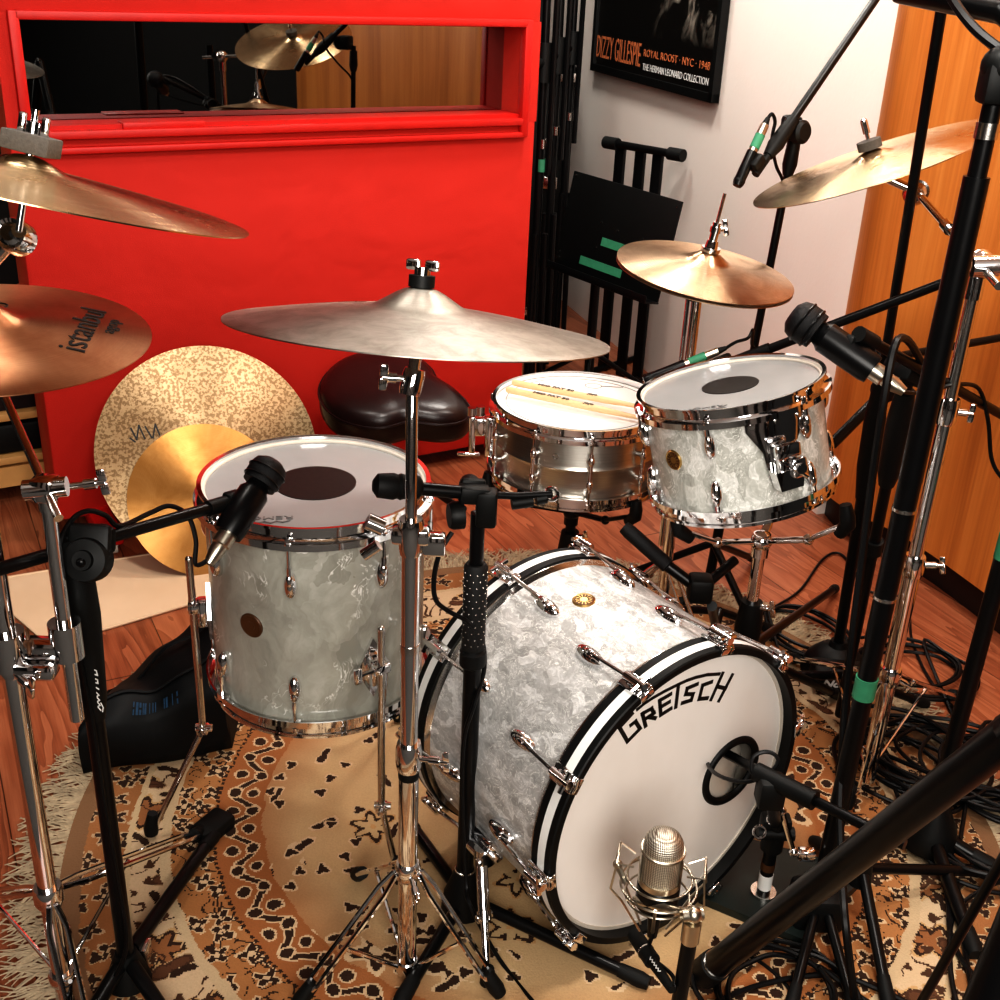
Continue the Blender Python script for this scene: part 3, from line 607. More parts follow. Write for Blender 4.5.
mb.box((.0, -.075, .018), (.034, .062, .026), BX, .006).box((.0, -.052, .026), (.044, .026, .020), BX, .005).box((.014, -.083, .034), (.026, .034, .016), BX, .005).prism([(-.02, -.118), (.02, -.118), (.026, -.085), (-.026, -.085)], .006, .032, BX)
mb.cyl(BX @ V((.012, -.082, .04)), BX @ V((.012, -.082, .048)), .009, 14).tube([BX @ V((-.012, -.066, .034)), BX @ V((.022, -.1, .044))], .004, 8); mb.build('mount_clamp', 'chrome', mt_)

# ---- snare drum
NX = T(.161, 2.317, .614)
sn = thing('snare_drum', 'brushed steel snare drum with a white head behind the bass drum', 'drum', NX); R = .178
shell(sn, R, -.010, -.166, 'steel', bead=True)
MB().lathe(hoop_profile(.183, 0, .028), 72, closed=True).build('hoop', 'chrome', sn)
MB().lathe([(r_, -.176 - z_) for r_, z_ in hoop_profile(.183, 0, .028)], 72, closed=True).build('hoop', 'chrome', sn)
MB().lathe([(0, -.008), (.15, -.008), (.176, -.009), (.18, -.013)], 64).build('batter_head', 'head', sn)
MB().lathe([(0, -.172), (.178, -.172)], 48).build('bottom_head', 'head', sn)
lm = MB(); Xl = T(.035, .115, -.0074); lm.torus(.016, .0007, Xl @ Matrix.Diagonal((1.15, 1, .4, 1)), 28, 5); strokes(lm, [[(.018, 0), (.066, -.002)]], .0016, Xl); lm.build('head_logo', 'grey_ink', sn)
lm = MB().torus(.158, .0006, T(0, 0, -.0078), 60, 5); lm.build('head_ring', 'grey_ink', sn)
for k in range(10):
    a = math.radians(-84.5 + 36 * k); X = radial(a, R, -.088)
    mb = MB().tube([X @ V((.014, 0, -.042)), X @ V((.014, 0, .042))], .0046, 10)
    for dz in (-.026, .026): mb.cyl(X @ V((0, 0, dz)), X @ V((.012, 0, dz)), .006, 10).ball((.014, 0, dz), (.0075, .0075, .012), X, 12, 8)
    mb.build('lug', 'chrome', sn)
    mb = MB()
    for sg, z in ((1, -.018), (-1, -.158)):
        mb.tube([X @ V((.014, 0, sg * .04)), V((X @ V((.014, 0, 0))).to_tuple()) * 1 + V((0, 0, z + .088))], .0025, 8); Y = radial(a, R, 0); mb.box((.014, 0, z + sg * .004), (.0075, .0075, .012), Y, .001); mb.box((.009, 0, z - sg * .006), (.014, .016, .010), Y, .002)
    mb.build('tension_rod', 'chrome', sn)
X = radial(math.radians(-107), R, -.062) @ Matrix.Rotation(PI / 2, 4, 'Y'); MB().lathe([(0, .001), (.004, .001), (.0045, .003), (.007, .003), (.0075, 0)], 16, X).build('vent_grommet', 'chrome', sn)
X = radial(math.radians(184), R, -.085); mb = MB().box((.012, 0, 0), (.022, .036, .09), X, .005).box((.034, 0, .02), (.026, .026, .04), X, .005).box((.05, .0, .0), (.014, .018, .085), X, .004).cyl(X @ V((.034, 0, .045)), X @ V((.034, 0, .066)), .010, 14).cyl(X @ V((.052, 0, .045)), X @ V((.052, 0, .062)), .009, 14).box((.056, 0, -.045), (.05, .012, .008), X, .003)
mb.build('snare_strainer', 'chrome', sn)
X = radial(math.radians(4), R, -.085); MB().box((.012, 0, 0), (.022, .032, .07), X, .005).box((.03, 0, -.02), (.018, .02, .03), X, .004).build('snare_butt_plate', 'chrome', sn)

# ---- drumsticks lying on the snare
def stick(lbl, a, b):
    a, b = V(a), V(b); L = (b - a).length; X = frame(a, V((0, 0, 1)).cross((b - a).normalized()), V((0, 0, 1)), (b - a).normalized()); X = frame(a, V((b - a)).normalized(), V((0, 0, 1)).cross((b - a).normalized()), V((0, 0, 1)))
    s_ = thing('drumstick', lbl, 'drumstick', X, 'drumsticks on the snare')
    Y = frame(V((0, 0, 0)), V((0, 1, 0)), V((0, 0, 1)), V((1, 0, 0))); r = .0072
    MB().lathe([(0, 0), (r * .7, .001), (r, .006), (r, L * .70), (r * .55, L * .955), (r * .45, L * .962)], 16, Y).build('shaft', 'stick', s_)
    MB().lathe([(r * .45, L * .962), (r * .62, L * .972), (r * .62, L * .988), (r * .3, L * .999), (0, L)], 14, Y).build('tip', 'head', s_)
    t = text_mb('MID FAT 50', .0125, T(L * .33, 0, r + .0001), sx=1.3, bold=.0003); text_mb('JOJO', .010, T(L * .60, 0, r + .0001), t, sx=1.0, bold=.0003); t.build('lettering', 'black_ink', s_)
zt = .614 - .008 + .0078
a, b = F(506, 390, zt + .008), F(646, 420, zt + .004); stick('maple drumstick nearer the front rim of the snare', (a.x, a.y, zt + .0095), (b.x, b.y, zt + .0015))
a, b = F(512, 383, zt + .008), F(648, 409, zt + .004); stick('maple drumstick lying behind the other one on the snare', (a.x, a.y, zt + .0095), (b.x, b.y, zt + .0015))

# ---- bass drum
bn = V((math.cos(-.921), math.sin(-.921), 0)); bu = V((-bn.y, bn.x, 0)); bc = V((.306, 1.438, .277)); BXM = frame(bc, bu, V((0, 0, 1)), bn)
bd = thing('bass_drum', 'large white pearl bass drum with black and white hoops', 'drum', BXM); R = .2535; HR = .265; Lb = .385
shell(bd, R, -.02, -Lb + .02, 'pearl')
def bhoop(z0, z1, sgn):
    mb = MB(); Ro, Ri = HR, HR - .0125; zz = [z0 + (z1 - z0) * t for t in (0, .30, .68, 1)]
    mb.lathe([(Ri, z0), (Ro - .002, z0), (Ro, z0 - sgn * .002), (Ro, zz[1]), (Ro, zz[2]), (Ro, z1), (Ri, z1)], 96, closed=True, mats=[0, 0, 0, 1, 0, 0, 0])
    return mb.build('hoop', ['black_matte', 'white_ink'], bd)
bhoop(0, -.042, 1); bhoop(-Lb, -Lb + .042, -1)
MB().lathe([(R, -.040), (HR - .003, -.041), (HR - .003, -.047), (R + .004, -.050), (R, -.052)], 96).build('counter_ring', 'chrome_worn', bd)
MB().lathe([(R, -Lb + .052), (R + .004, -Lb + .05), (HR - .003, -Lb + .047), (HR - .003, -Lb + .041), (R, -Lb + .040)], 96).build('counter_ring', 'chrome_worn', bd)
# front head with the off-centre port
pc, pr = V((.1337, -.0155)), .058
mb = MB(); n = 96; rings = [0, .08, .3, .6, .9, 1]; vs = []
for t in rings:
    for k in range(n):
        a = 2 * PI * k / n; A_ = pc + V((math.cos(a), math.sin(a))) * pr; d = V((math.cos(a), math.sin(a))); bq = pc.dot(d); Rr = HR - .0125; L_ = -bq + math.sqrt(bq * bq - pc.dot(pc) + Rr * Rr)
        B_ = pc + d * L_; q = A_.lerp(B_, t); vs.append(V((q.x, q.y, -.022)))
mb.add(vs, [(r_ * n + k, r_ * n + (k + 1) % n, (r_ + 1) * n + (k + 1) % n, (r_ + 1) * n + k) for r_ in range(len(rings) - 1) for k in range(n)])
mb.build('front_head', 'front_head', bd)
tag(MB().torus(pr, .007, T(pc.x, pc.y, -.021) @ Matrix.Diagonal((1, 1, .8, 1)), 48, 10).build('port_ring', 'black_matte', bd), 'black ring round the port hole')
MB().lathe([(0, -Lb + .022), (HR - .0125, -Lb + .022)], 64).build('batter_head', 'head', bd)
# lettering : slanted angular strokes along an arc
LT = {'G': [[(-0.1092, 0.1916), (-0.1317, 0.1765), (-0.1123, 0.1438), (-0.0892, 0.1575), (-0.1003, 0.1748), (-0.1084, 0.172)]], 'R': [[(-0.0781, 0.158), (-0.0877, 0.1838), (-0.0698, 0.186), (-0.0636, 0.1753), (-0.0798, 0.1716)], [(-0.0734, 0.172), (-0.0596, 0.1648)]], 'E': [[(-0.033, 0.1975), (-0.0545, 0.1944), (-0.0483, 0.1662), (-0.0284, 0.1698)], [(-0.0514, 0.1812), (-0.0337, 0.1837)]], 'T': [[(-0.018, 0.2076), (-0.0177, 0.1689)]], 'S': [[(0.0232, 0.1948), (0.0022, 0.195), (0.0007, 0.1851), (0.0172, 0.179), (0.0147, 0.1688), (-0.0039, 0.1709)]], 'C': [[(0.0554, 0.187), (0.0362, 0.1882), (0.0325, 0.1644), (0.0507, 0.159)]], 'H': [[(0.0784, 0.194), (0.0604, 0.1533)], [(0.1018, 0.1826), (0.0794, 0.1437)], [(0.0704, 0.1733), (0.0908, 0.1622)]], 'bar': [[(-0.0988, 0.196), (-0.0852, 0.2012), (-0.0697, 0.2047), (-0.0475, 0.2077), (-0.0183, 0.2097), (-0.0001, 0.2102), (0.0186, 0.2088), (0.0432, 0.2046), (0.0707, 0.1962)]]}
mb = MB()
for ch, lines in LT.items(): strokes(mb, lines, .0068 if ch != 'bar' else .0056, T(0, 0, -.0218))
mb.build('lettering', 'black_ink', bd)
def bass_fit(t, front=True):
    s_ = -1 if front else 1; z0 = 0 if front else -Lb; X = radial(t, 0, z0)
    mb = MB().box((HR + .003, 0, s_ * .020), (.006, .028, .046), X, .002).box((HR - .003, 0, -s_ * .003), (.013, .026, .005), X, .002).box((HR + .010, 0, s_ * .012), (.011, .020, .026), X, .004).cyl(X @ V((HR + .014, 0, s_ * -.004)), X @ V((HR + .014, 0, s_ * .036)), .007, 12)
    cl = mb.build('claw_hook', 'chrome', bd)
    mb = MB().tube([X @ V((HR + .013, 0, s_ * .02)), X @ V((R + .015, 0, s_ * .115))], .0034, 8); mb.tube([X @ V((HR + .016, -.017, s_ * .004)), X @ V((HR + .016, .017, s_ * .004))], .0040, 8); mb.build('tension_rod', 'chrome', bd)
    L_ = radial(t, R, z0 + s_ * .125)
    MB().ball((.004, 0, 0), (.015, .013, .030), L_, 16, 10).ball((.011, 0, -s_ * .006), (.010, .008, .018), L_, 12, 8).cyl(L_ @ V((.014, 0, -s_ * .012)), L_ @ V((.0145, 0, -s_ * .032)), .0055, 10).build('lug', 'chrome', bd)
cu_ = thing('cushion', 'cream cushion inside the bass drum seen through the port hole', 'cushion', BXM @ T(.10, -.07, -.12))
mb = MB(); cs = []
for i in range(13):
    for j in range(13):
        u_, v_ = -1 + i / 6, -1 + j / 6; t_ = (max(0, 1 - u_ ** 4) * max(0, 1 - v_ ** 4)) ** .5; cs.append((u_ * .105, v_ * .085, .012 + .055 * t_ + .005 * math.sin(6 * u_ + 4 * v_)))
k_ = len(cs); cs += [(a_, b_, -.02 - .5 * (c_ - .012)) for a_, b_, c_ in cs]
fs = []
for i in range(12):
    for j in range(12): a_ = i * 13 + j; fs += [(a_, a_ + 13, a_ + 14, a_ + 1), (a_ + k_, a_ + 1 + k_, a_ + 14 + k_, a_ + 13 + k_)]
pr_ = list(range(13)) + [i * 13 + 12 for i in range(1, 13)] + [12 * 13 + j for j in range(11, -1, -1)] + [i * 13 for i in range(11, 0, -1)]
for a_, b_ in zip(pr_, pr_[1:] + pr_[:1]): fs.append((a_, b_, b_ + k_, a_ + k_))
mb.add(cs, fs, T(0, 0, .02)).build('cushion_body', 'white_plaster_inside', cu_, sharp=80)
MB().tube([(x_ * 1.05, y_, .016) for x_, y_ in ((-.1, -.085), (.1, -.085), (.1, .085), (-.1, .085))], .003, 6, closed=True).build('piping', 'white_plaster_inside', cu_)
for k in range(10):
    bass_fit(1.37 + k * 2 * PI / 10); bass_fit(1.27 + k * 2 * PI / 10, False)
badge(bd, 1.68, R, -.235, .019)
bp = MB()
for t in (4.42, 4.52, -.14, -.06):
    X = radial(t, HR, -.018); bp.cyl(X @ V((-.002, 0, 0)), X @ V((.004, 0, 0)), .007, 12)
bp.build('hoop_bolt', 'chrome_worn', bd)
for sgn, ta in ((-1, 3.58), (1, -.44)):
    P0 = BXM @ (radial(ta, R, -.19) @ V((.012, 0, 0))); br = MB(); X = radial(ta, R, -.19)
    br.box((.008, 0, 0), (.016, .05, .06), X, .005).cyl(X @ V((.022, 0, -.03)), X @ V((.022, 0, .03)), .016, 16).cyl(X @ V((.01, 0, .02)), X @ V((.04, 0, .02)), .010, 12); b1 = br.build('spur_bracket', 'chrome', bd)
    if sgn < 0: ft_ = F(487, 988)
    else: ft_ = P0 + bu * .10 + bn * .12
    ft_ = V((ft_.x, ft_.y, .012)); P0 = BXM @ (X @ V((.03, 0, .015))); m_ = P0.lerp(ft_, .45); lg = MB()
    i_ = BXM.inverted(); lg.tube([i_ @ P0, i_ @ m_, i_ @ m_, i_ @ ft_], [.010, .010, .0065, .0065], 14); lg.cyl(i_ @ (P0 + V((0, 0, .02))), i_ @ P0, .012, 14); s1 = lg.build('spur', 'chrome', bd)
    mm = MB().cyl(i_ @ m_.lerp(P0, .04), i_ @ m_.lerp(ft_, .10), .012, 14); mm.box(i_ @ m_.lerp(ft_, .05), (.03, .012, .012), b=.003); mm.build('spur_collar', 'chrome', s1)
    MB().tube([i_ @ (ft_ + V((0, 0, .03))), i_ @ ft_], [.010, .012], 12).build('rubber_tip', 'rubber', s1)
# ------------------------------------------------------------------ cymbals
def cym_frame(px, py, Zd, phi, tau, spin=0.0):
    c = CAM + ray(px, py) * Zd; v = (c - CAM).normalized(); u = (RT * math.cos(phi) + UP * math.sin(phi)); u = (u - v * u.dot(v)).normalized()
    q = u.cross(v); q = q if q.dot(UP) > 0 else -q
    w = v * math.cos(tau) + q * math.sin(tau); n = u.cross(w).normalized()
    return frame(c, u, w, n) @ RZ(spin)
def cymbal_mesh(R, bell, hb, rise, flip=False):
    p = [(.0055, rise + hb)]
    for i in range(1, 9):
        t = i / 8; p.append((.0055 + (bell - .0055) * t, rise + hb * (.5 + .5 * math.cos(PI * t)) ** .8 if t < 1 else rise))
    p[-1] = (bell * 1.02, rise + .0006)
    for i in range(1, 15):
        t = i / 14; r = bell * 1.02 + (R - bell * 1.02) * t; p.append((r, rise * (1 - t ** 1.25)))
    th = .0014; q = [(r, z - th) for r, z in p[::-1]]
    if flip: return [(r, -z) for r, z in p + q]
    return p + q
def cymbal(name, label, X, R, mat, bell=None, hb=.020, rise=.020, group=None):
    o = MB().lathe(cymbal_mesh(R, bell or R * .26, hb, rise), 128, closed=True).build(name, mat, None, X=X, sharp=60)
    return tag(o, label, 'cymbal', group)
def deco(parent, mb, name='lettering', mat='black_ink'):
    return mb.build(name, mat, parent)
def bow_z(R, r, rise=.020):
    b = R * .26 * 1.02; t = max(0, (r - b) / (R - b)); return rise * (1 - t ** 1.25)
def lay(mb, R, rise=.020, off=.0006):   # drape flat lettering over the bow of a cymbal
    mb.v = [V((p.x, p.y, p.z + bow_z(R, math.hypot(p.x, p.y), rise) + off)) for p in mb.v]; return mb

rn_ = V((math.cos(1.389) * math.cos(1.337), math.cos(1.389) * math.sin(1.337), math.sin(1.389)))
RXm = zframe(V((-.109, 1.36, 1.040)), rn_)
RXm = frame(RXm.translation, V((1, 0, 0)) - rn_ * rn_.x, rn_.cross((V((1, 0, 0)) - rn_ * rn_.x).normalized()), rn_)
RXm = frame(V((-.109, 1.36, 1.040)), (V((1, 0, 0)) - rn_ * rn_.x).normalized(), rn_.cross((V((1, 0, 0)) - rn_ * rn_.x).normalized()), rn_)
ride = cymbal('ride_cymbal', 'wide tarnished grey cymbal level in the middle above the floor tom', RXm, .235, 'cym_grey', .066, .026, .026)
s_ = MB(); strokes(s_, [[(-.15, .085), (-.13, .06), (-.115, .05)], [(-.125, .062), (-.10, .058), (-.085, .05)], [(-.105, .045), (-.085, .028), (-.06, .018), (-.045, .022)], [(-.082, .034), (-.07, .030)], [(-.062, .01), (-.05, .006), (-.035, .018)], [(-.14, .03), (-.07, .0)]], .0022); deco(ride, lay(s_, .2286, .026), 'signature_mark', 'brown_dark')

LXm = cym_frame(26, 181, 1.15, math.radians(-12.7), math.radians(4.6))
lc = cymbal('crash_cymbal', 'polished bronze crash cymbal at the upper left corner under a square felt', LXm, .222, 'cym_gold', .045, .012, .013)
RCm = cym_frame(874, 163, 2.145, math.radians(17.8), math.radians(9.0))
rc = cymbal('crash_cymbal', 'polished bronze crash cymbal tilted in front of the orange wood wall', RCm, .2286, 'cym_gold', .045, .012, .013)
IXm = cym_frame(-12, 334, 1.465, math.radians(2), math.radians(20.5), 0)
ic = cymbal('splash_crash_cymbal', 'coppery cymbal with black lettering cut by the left photo edge', IXm, .2, 'cym_pink', .05, .02, .018)
tx = MB(); A_ = T(.122, -.022, 0) @ RZ(math.radians(74))
text_mb('istanbul', .050, A_ @ T(0, .008, 0), tx, sx=1.05, shear=.15); text_mb('agop', .024, A_ @ T(.022, -.022, 0), tx, sx=1.2); deco(ic, lay(tx, .2, .018))
tx = MB(); tx.torus(.012, .0012, T(.015, .055, 0), 20, 5); deco(ic, lay(tx, .2, .018), 'stamp_mark')

def lean(c, az, el, R, name, label, mat, rise, spin=0):
    n = V((math.cos(el) * math.cos(az), math.cos(el) * math.sin(az), math.sin(el))); x = V((0, 0, 1)).cross(n).normalized()
    return cymbal(name, label, frame(V(c), x, n.cross(x), n) @ RZ(spin), R, mat, R * .18, .014, rise, 'cymbals leaning on the red screen')
b1 = lean((-.760, 2.745, .266), -1.15, .50, .283, 'leaning_cymbal', 'large speckled cymbal leaning against the red screen', 'cym_spot', .014)
s_ = MB(); strokes(s_, [[(-.185, .085), (-.175, .055), (-.165, .09), (-.155, .055)], [(-.15, .085), (-.138, .055)], [(-.135, .055), (-.125, .088), (-.118, .06)], [(-.19, .06), (-.18, .05)]], .004); s_.v = [V((p.x, p.y, p.z + .014 * (1 - ((math.hypot(p.x, p.y) - .052) / (.283 - .052)) ** 1.25) + .0006)) for p in s_.v]; deco(b1, s_, 'pen_mark', 'black_ink')
b2 = lean((-.752, 2.662, .172), -1.15, .50, .196, 'leaning_cymbal', 'smaller plain orange bronze cymbal leaning in front of the speckled one', 'cym_orange', .016)

# ------------------------------------------------------------------ stand helpers
def tubes(parent, name, mat, paths, r, n=12, caps=None):
    mb = MB()
    for p in paths: mb.tube(p, r, n)
    return mb.build(name, mat, parent, world=True)
def wing(parent, P, d, mat='chrome', L=.028, name='wing_nut', k=.72):
    P, d = V(P), V(d).normalized(); X = zframe(P, d); mb = MB().cyl(P, P + d * L, .0040, 10).cyl(P + d * L * .4, P + d * L * .75, .009 * k, 12)
    mb.box((.0, .012 * k, L * .95), (.005, .022 * k, .014 * k), X, .002).box((.0, -.012 * k, L * .95), (.005, .022 * k, .014 * k), X, .002); return mb.build(name, mat, parent, world=True)
def rubber(parent, a, b, r=.012, name='rubber_foot'):
    return MB().tube([V(a), V(a).lerp(V(b), .7), V(b)], [r * .85, r, r * .8], 12).build(name, 'rubber', parent, world=True)
def strap_leg(parent, hub, foot, mat='chrome', gap=.011, r=.0042):
    hub, foot = V(hub), V(foot); d = (foot - hub).normalized(); s_ = d.cross(V((0, 0, 1))).normalized() * gap; e = foot - d * .03
    mb = MB().tube([hub + s_ * .4, hub.lerp(e, .15) + s_, hub.lerp(e, .9) + s_, e + s_ * .5], r, 8).tube([hub - s_ * .4, hub.lerp(e, .15) - s_, hub.lerp(e, .9) - s_, e - s_ * .5], r, 8); lg = mb.build('leg', mat, parent, world=True)
    rubber(lg, foot - d * .045, foot, .013); return lg
def tube_leg(parent, hub, foot, r=.0105, mat='black_metal'):
    hub, foot = V(hub), V(foot); d = (foot - hub).normalized(); lg = MB().tube([hub, foot - d * .02], r, 12).build('leg', mat, parent, world=True)
    rubber(lg, foot - d * .05, foot, r + .003); return lg
def collar(parent, P, r=.016, h=.03, ax=V((0, 0, 1)), mat='chrome', name='collar'):
    P, ax = V(P), V(ax).normalized(); return MB().tube([P - ax * h / 2, P - ax * h * .3, P + ax * h * .3, P + ax * h / 2], [r * .9, r, r, r * .9], 16).build(name, mat, parent, world=True)
def clutch_block(parent, P, d1, mat='black_matte', s=.03, name='clutch'):
    P = V(P); X = zframe(P, V(d1)); mb = MB().box((0, 0, 0), (s, s * 1.0, s * 1.7), X, .006).box((s * .5, 0, 0), (s * .5, s * 1.4, s * 1.4), X, .006); c = mb.build(name, mat, parent, world=True)
    mb = MB().lathe([(0, .018), (s * .55, .018), (s * .62, .010), (s * .62, 0), (0, 0)], 18, X @ T(s * .75, 0, 0) @ RY(PI / 2)); mb.build('clutch_knob', mat, c, world=True); return c
def zc(p, z): return V((p[0], p[1], z))

# ---- ride cymbal stand
bx, by = -.113, 1.325
st = thing('cymbal_stand', 'chrome cymbal stand carrying the wide grey cymbal in the middle', 'cymbal stand', (bx, by, 0))
P = lambda z: V((bx, by, z)); hubz, top = .215, RXm.translation - rn_ * .012
tubes(st, 'lower_tube', 'chrome', [[P(.02), P(.43)]], .0145, 18); tubes(st, 'middle_tube', 'chrome', [[P(.43), P(.78)]], .0125, 18); tubes(st, 'upper_tube', 'chrome', [[P(.78), V((bx, by, .985)), top]], .0078, 14)
collar(st, P(.425), .019, .045); wing(st, P(.425) + V((.012, -.005, 0)), (1, -.2, .05), L=.045)
collar(st, P(.395), .0152, .02, mat='black_matte', name='nylon_bush')
c_ = collar(st, P(.775), .017, .05); MB().box((.0, 0, .777), (.05, .026, .022), T(bx, by, 0), .005).cyl((bx - .035, by - .01, .79), (bx - .055, by - .012, .80), .011, 14).cyl((bx - .04, by - .01, .765), (bx - .06, by - .012, .75), .008, 12).box((bx + .03, by, .765), (.03, .02, .03), b=.004).build('tube_clamp', 'chrome', c_, world=True)
MB().cyl(P(.60), P(.612), .0135, 16).build('memory_ring', 'chrome_worn', st, world=True)
til = collar(st, V((bx, by, .985)), .014, .032, V((.2, .3, 1))); wing(til, V((bx - .008, by - .004, .99)), (-1, -.2, .1))
MB().cyl(top + rn_ * -.02, top + rn_ * .085, .0036, 10).build('cymbal_post', 'chrome', st, world=True)
tz = RXm.translation + rn_ * .052
MB().cyl(tz, tz + rn_ * .014, .016, 24).build('felt_washer', 'black_matte', st, world=True)
mb = MB().cyl(tz + rn_ * .014, tz + rn_ * .024, .010, 16); XX = zframe(tz + rn_ * .026, rn_)
for sg in (-1, 1): mb.box((sg * .012, 0, .0), (.018, .008, .013), XX, .003)
mb.build('wing_nut', 'chrome', st, world=True)
hb = collar(st, P(hubz), .0195, .028); MB().cyl(P(.032), P(.012), .017, 16).build('lower_hub', 'chrome', st, world=True)
for f_ in (F(296, 1012), F(500, 1000), F(356, 880)):
    f_ = zc(f_, .012); d = (f_ - P(0)); d.z = 0; d.normalize(); lg = strap_leg(st, P(hubz) + d * .02, f_)
    m_ = (P(hubz) + d * .02).lerp(f_, .55); MB().tube([P(.022) + d * .014, m_], .0038, 8).build('brace', 'chrome', st, world=True)
wing(st, P(hubz) + V((.008, -.016, -.005)), (.4, -1, -.6), L=.03)

# ---- left cymbal stand with side clamp
bx2, by2 = -.601, 1.203; Q = lambda z: V((bx2, by2, z))
s2 = thing('cymbal_stand', 'tall chrome double cymbal stand at the left photo edge', 'cymbal stand', (bx2, by2, 0))
tubes(s2, 'lower_tube', 'chrome', [[Q(.02), Q(.64)]], .0128, 18); tubes(s2, 'upper_tube', 'chrome', [[Q(.64), Q(1.10)]], .0125, 16)
c_ = collar(s2, Q(.645), .021, .05); wing(c_, Q(.63) + V((.01, -.014, 0)), (.9, -.6, -.3), L=.035)
pcl = V((-.532, 1.215, 0)); S = lambda z: V((pcl.x, pcl.y, z))
mb = MB().box(((bx2 + pcl.x) / 2, (by2 + pcl.y) / 2, .655), (.075, .024, .026), b=.006).box(((bx2 + pcl.x) / 2, by2 - .006, .632), (.05, .03, .022), b=.006).tube([S(.64), S(.69)], .020, 16).tube([Q(.63), Q(.68)], .022, 16); mb.build('multi_clamp', 'chrome', s2, world=True)
wing(s2, V((bx2 + .035, by2 - .016, .668)), (.3, -.7, .8), 'brown_dark', .03)
tubes(s2, 'side_tube', 'chrome', [[S(.545), S(.86)]], .0092, 16)
jb = S(.872); ce = IXm.translation; bd_ = (ce + V((0, 0, -.05)) - jb).normalized()
MB().cyl(jb + V((-.022, -.008, 0)), jb + V((.026, .0, .004)), .012, 16).tube([S(.845), S(.872)], .0115, 14).box(jb, (.03, .03, .03), b=.006).build('boom_tilter', 'chrome', s2, world=True)
wing(s2, jb + V((.03, 0, .004)), (1, .1, .15), L=.04)
tubes(s2, 'boom_arm', 'chrome_worn', [[jb - bd_ * .055, jb + bd_ * .30, ce + V((0, 0, -.02))]], .0056, 12)
nI = IXm.to_3x3().col[2]; MB().cyl(ce - nI * .02, ce + nI * .06, .0036, 10).cyl(ce + nI * .04, ce + nI * .052, .016, 18).build('cymbal_post', 'chrome', s2, world=True)
nL = LXm.to_3x3().col[2]; lcC = LXm.translation; tl = D(14, 236, lcC.y + .01)
MB().cyl(lcC - nL * .05, lcC + nL * .070, .0038, 10).build('cymbal_post', 'chrome', s2, world=True)
X = zframe(lcC + nL * .027, nL); MB().box((0, 0, .010), (.048, .040, .019), frame(lcC + nL * .027, (RT - nL * RT.dot(nL)).normalized(), nL.cross((RT - nL * RT.dot(nL)).normalized()), nL), .002).build('felt_washer', 'felt', s2, world=True)
mb = MB().cyl(lcC + nL * .044, lcC + nL * .058, .0075, 12); Xw = frame(lcC + nL * .053, (RT - nL * RT.dot(nL)).normalized(), nL.cross((RT - nL * RT.dot(nL)).normalized()), nL)
for sg in (-1, 1): mb.box((sg * .0115, 0, .002), (.007, .009, .020), Xw, .002)
mb.build('wing_nut', 'chrome', s2, world=True)
Xt = zframe(tl, -FW); mb = MB().lathe([(0, .014), (.008, .014), (.012, .010), (.016, .012), (.018, .006), (.018, -.016), (0, -.016)], 24, Xt).build('ratchet_tilter', 'chrome', s2, world=True)
tubes(s2, 'tilter_arm', 'chrome', [[lcC - nL * .05, tl]], .0075, 12); tubes(s2, 'short_boom', 'chrome', [[tl, Q(1.09)]], .0085, 12)
hb = collar(s2, Q(.255), .0205, .03)
for f_ in (zc(F(205, 836), .012), zc(F(-70, 905), .012), zc(F(95, 1090), .012)):
    d = f_ - Q(0); d.z = 0; d.normalize(); strap_leg(s2, Q(.25) + d * .02, f_, 'chrome', .012); m_ = (Q(.25) + d * .02).lerp(f_, .42); MB().tube([Q(.10) + d * .014, m_], .0032, 8).build('brace', 'chrome', s2, world=True)
collar(s2, Q(.10), .0185, .02)

# ---- right cymbal stand
bx3, by3 = .733, 1.801; Q3 = lambda z: V((bx3, by3, z))
s3 = thing('cymbal_stand', 'chrome boom cymbal stand in front of the orange wood wall', 'cymbal stand', (bx3, by3, 0))
tubes(s3, 'lower_tube', 'chrome', [[Q3(.05), Q3(.51)]], .0150, 16); tubes(s3, 'middle_tube', 'chrome', [[Q3(.51), Q3(.82)]], .0125, 16); tubes(s3, 'upper_tube', 'chrome_worn', [[Q3(.82), Q3(1.04)]], .0105, 16)
c_ = collar(s3, Q3(.52), .019, .04); wing(c_, Q3(.52), (.95, -.3, .2), L=.05); c_ = collar(s3, Q3(.81), .0175, .045); wing(c_, Q3(.81), (1, -.2, 0), L=.04)
jt = Q3(1.055); nR = RCm.to_3x3().col[2]; cR = RCm.translation; tR = D(917, 192, cR.y - .02)
MB().ball(jt, .024, n=18).cyl(jt + V((-.02, -.022, 0)), jt + V((.018, -.026, .004)), .017, 18).tube([Q3(1.0), Q3(1.035)], .0145, 14).build('boom_tilter', 'chrome', s3, world=True)
bdir = (tR - jt).normalized(); tubes(s3, 'boom_arm', 'chrome', [[jt - bdir * .10, tR]], .0068, 12)
MB().tube([jt + bdir * .175, jt + bdir * .205], .0105, 12).build('boom_collar', 'chrome', s3, world=True)
MB().lathe([(0, .012), (.010, .012), (.016, .008), (.020, .010), (.022, .004), (.022, -.016), (0, -.016)], 24, zframe(tR, -FW)).build('ratchet_tilter', 'chrome_worn', s3, world=True)
MB().tube([tR, cR - nR * .02], .0085, 12).cyl(cR - nR * .02, cR + nR * .076, .0038, 10).cyl(cR + nR * .056, cR + nR * .078, .0065, 12).ball(cR + nR * .078, .0065).build('cymbal_post', 'chrome', s3, world=True)
tag(MB().tube([cR + nR * .027, cR + nR * .043], .022, 20).build('felt_washer', 'felt', s3, world=True), 'grey felt washer')
hb = collar(s3, Q3(.29), .021, .035)
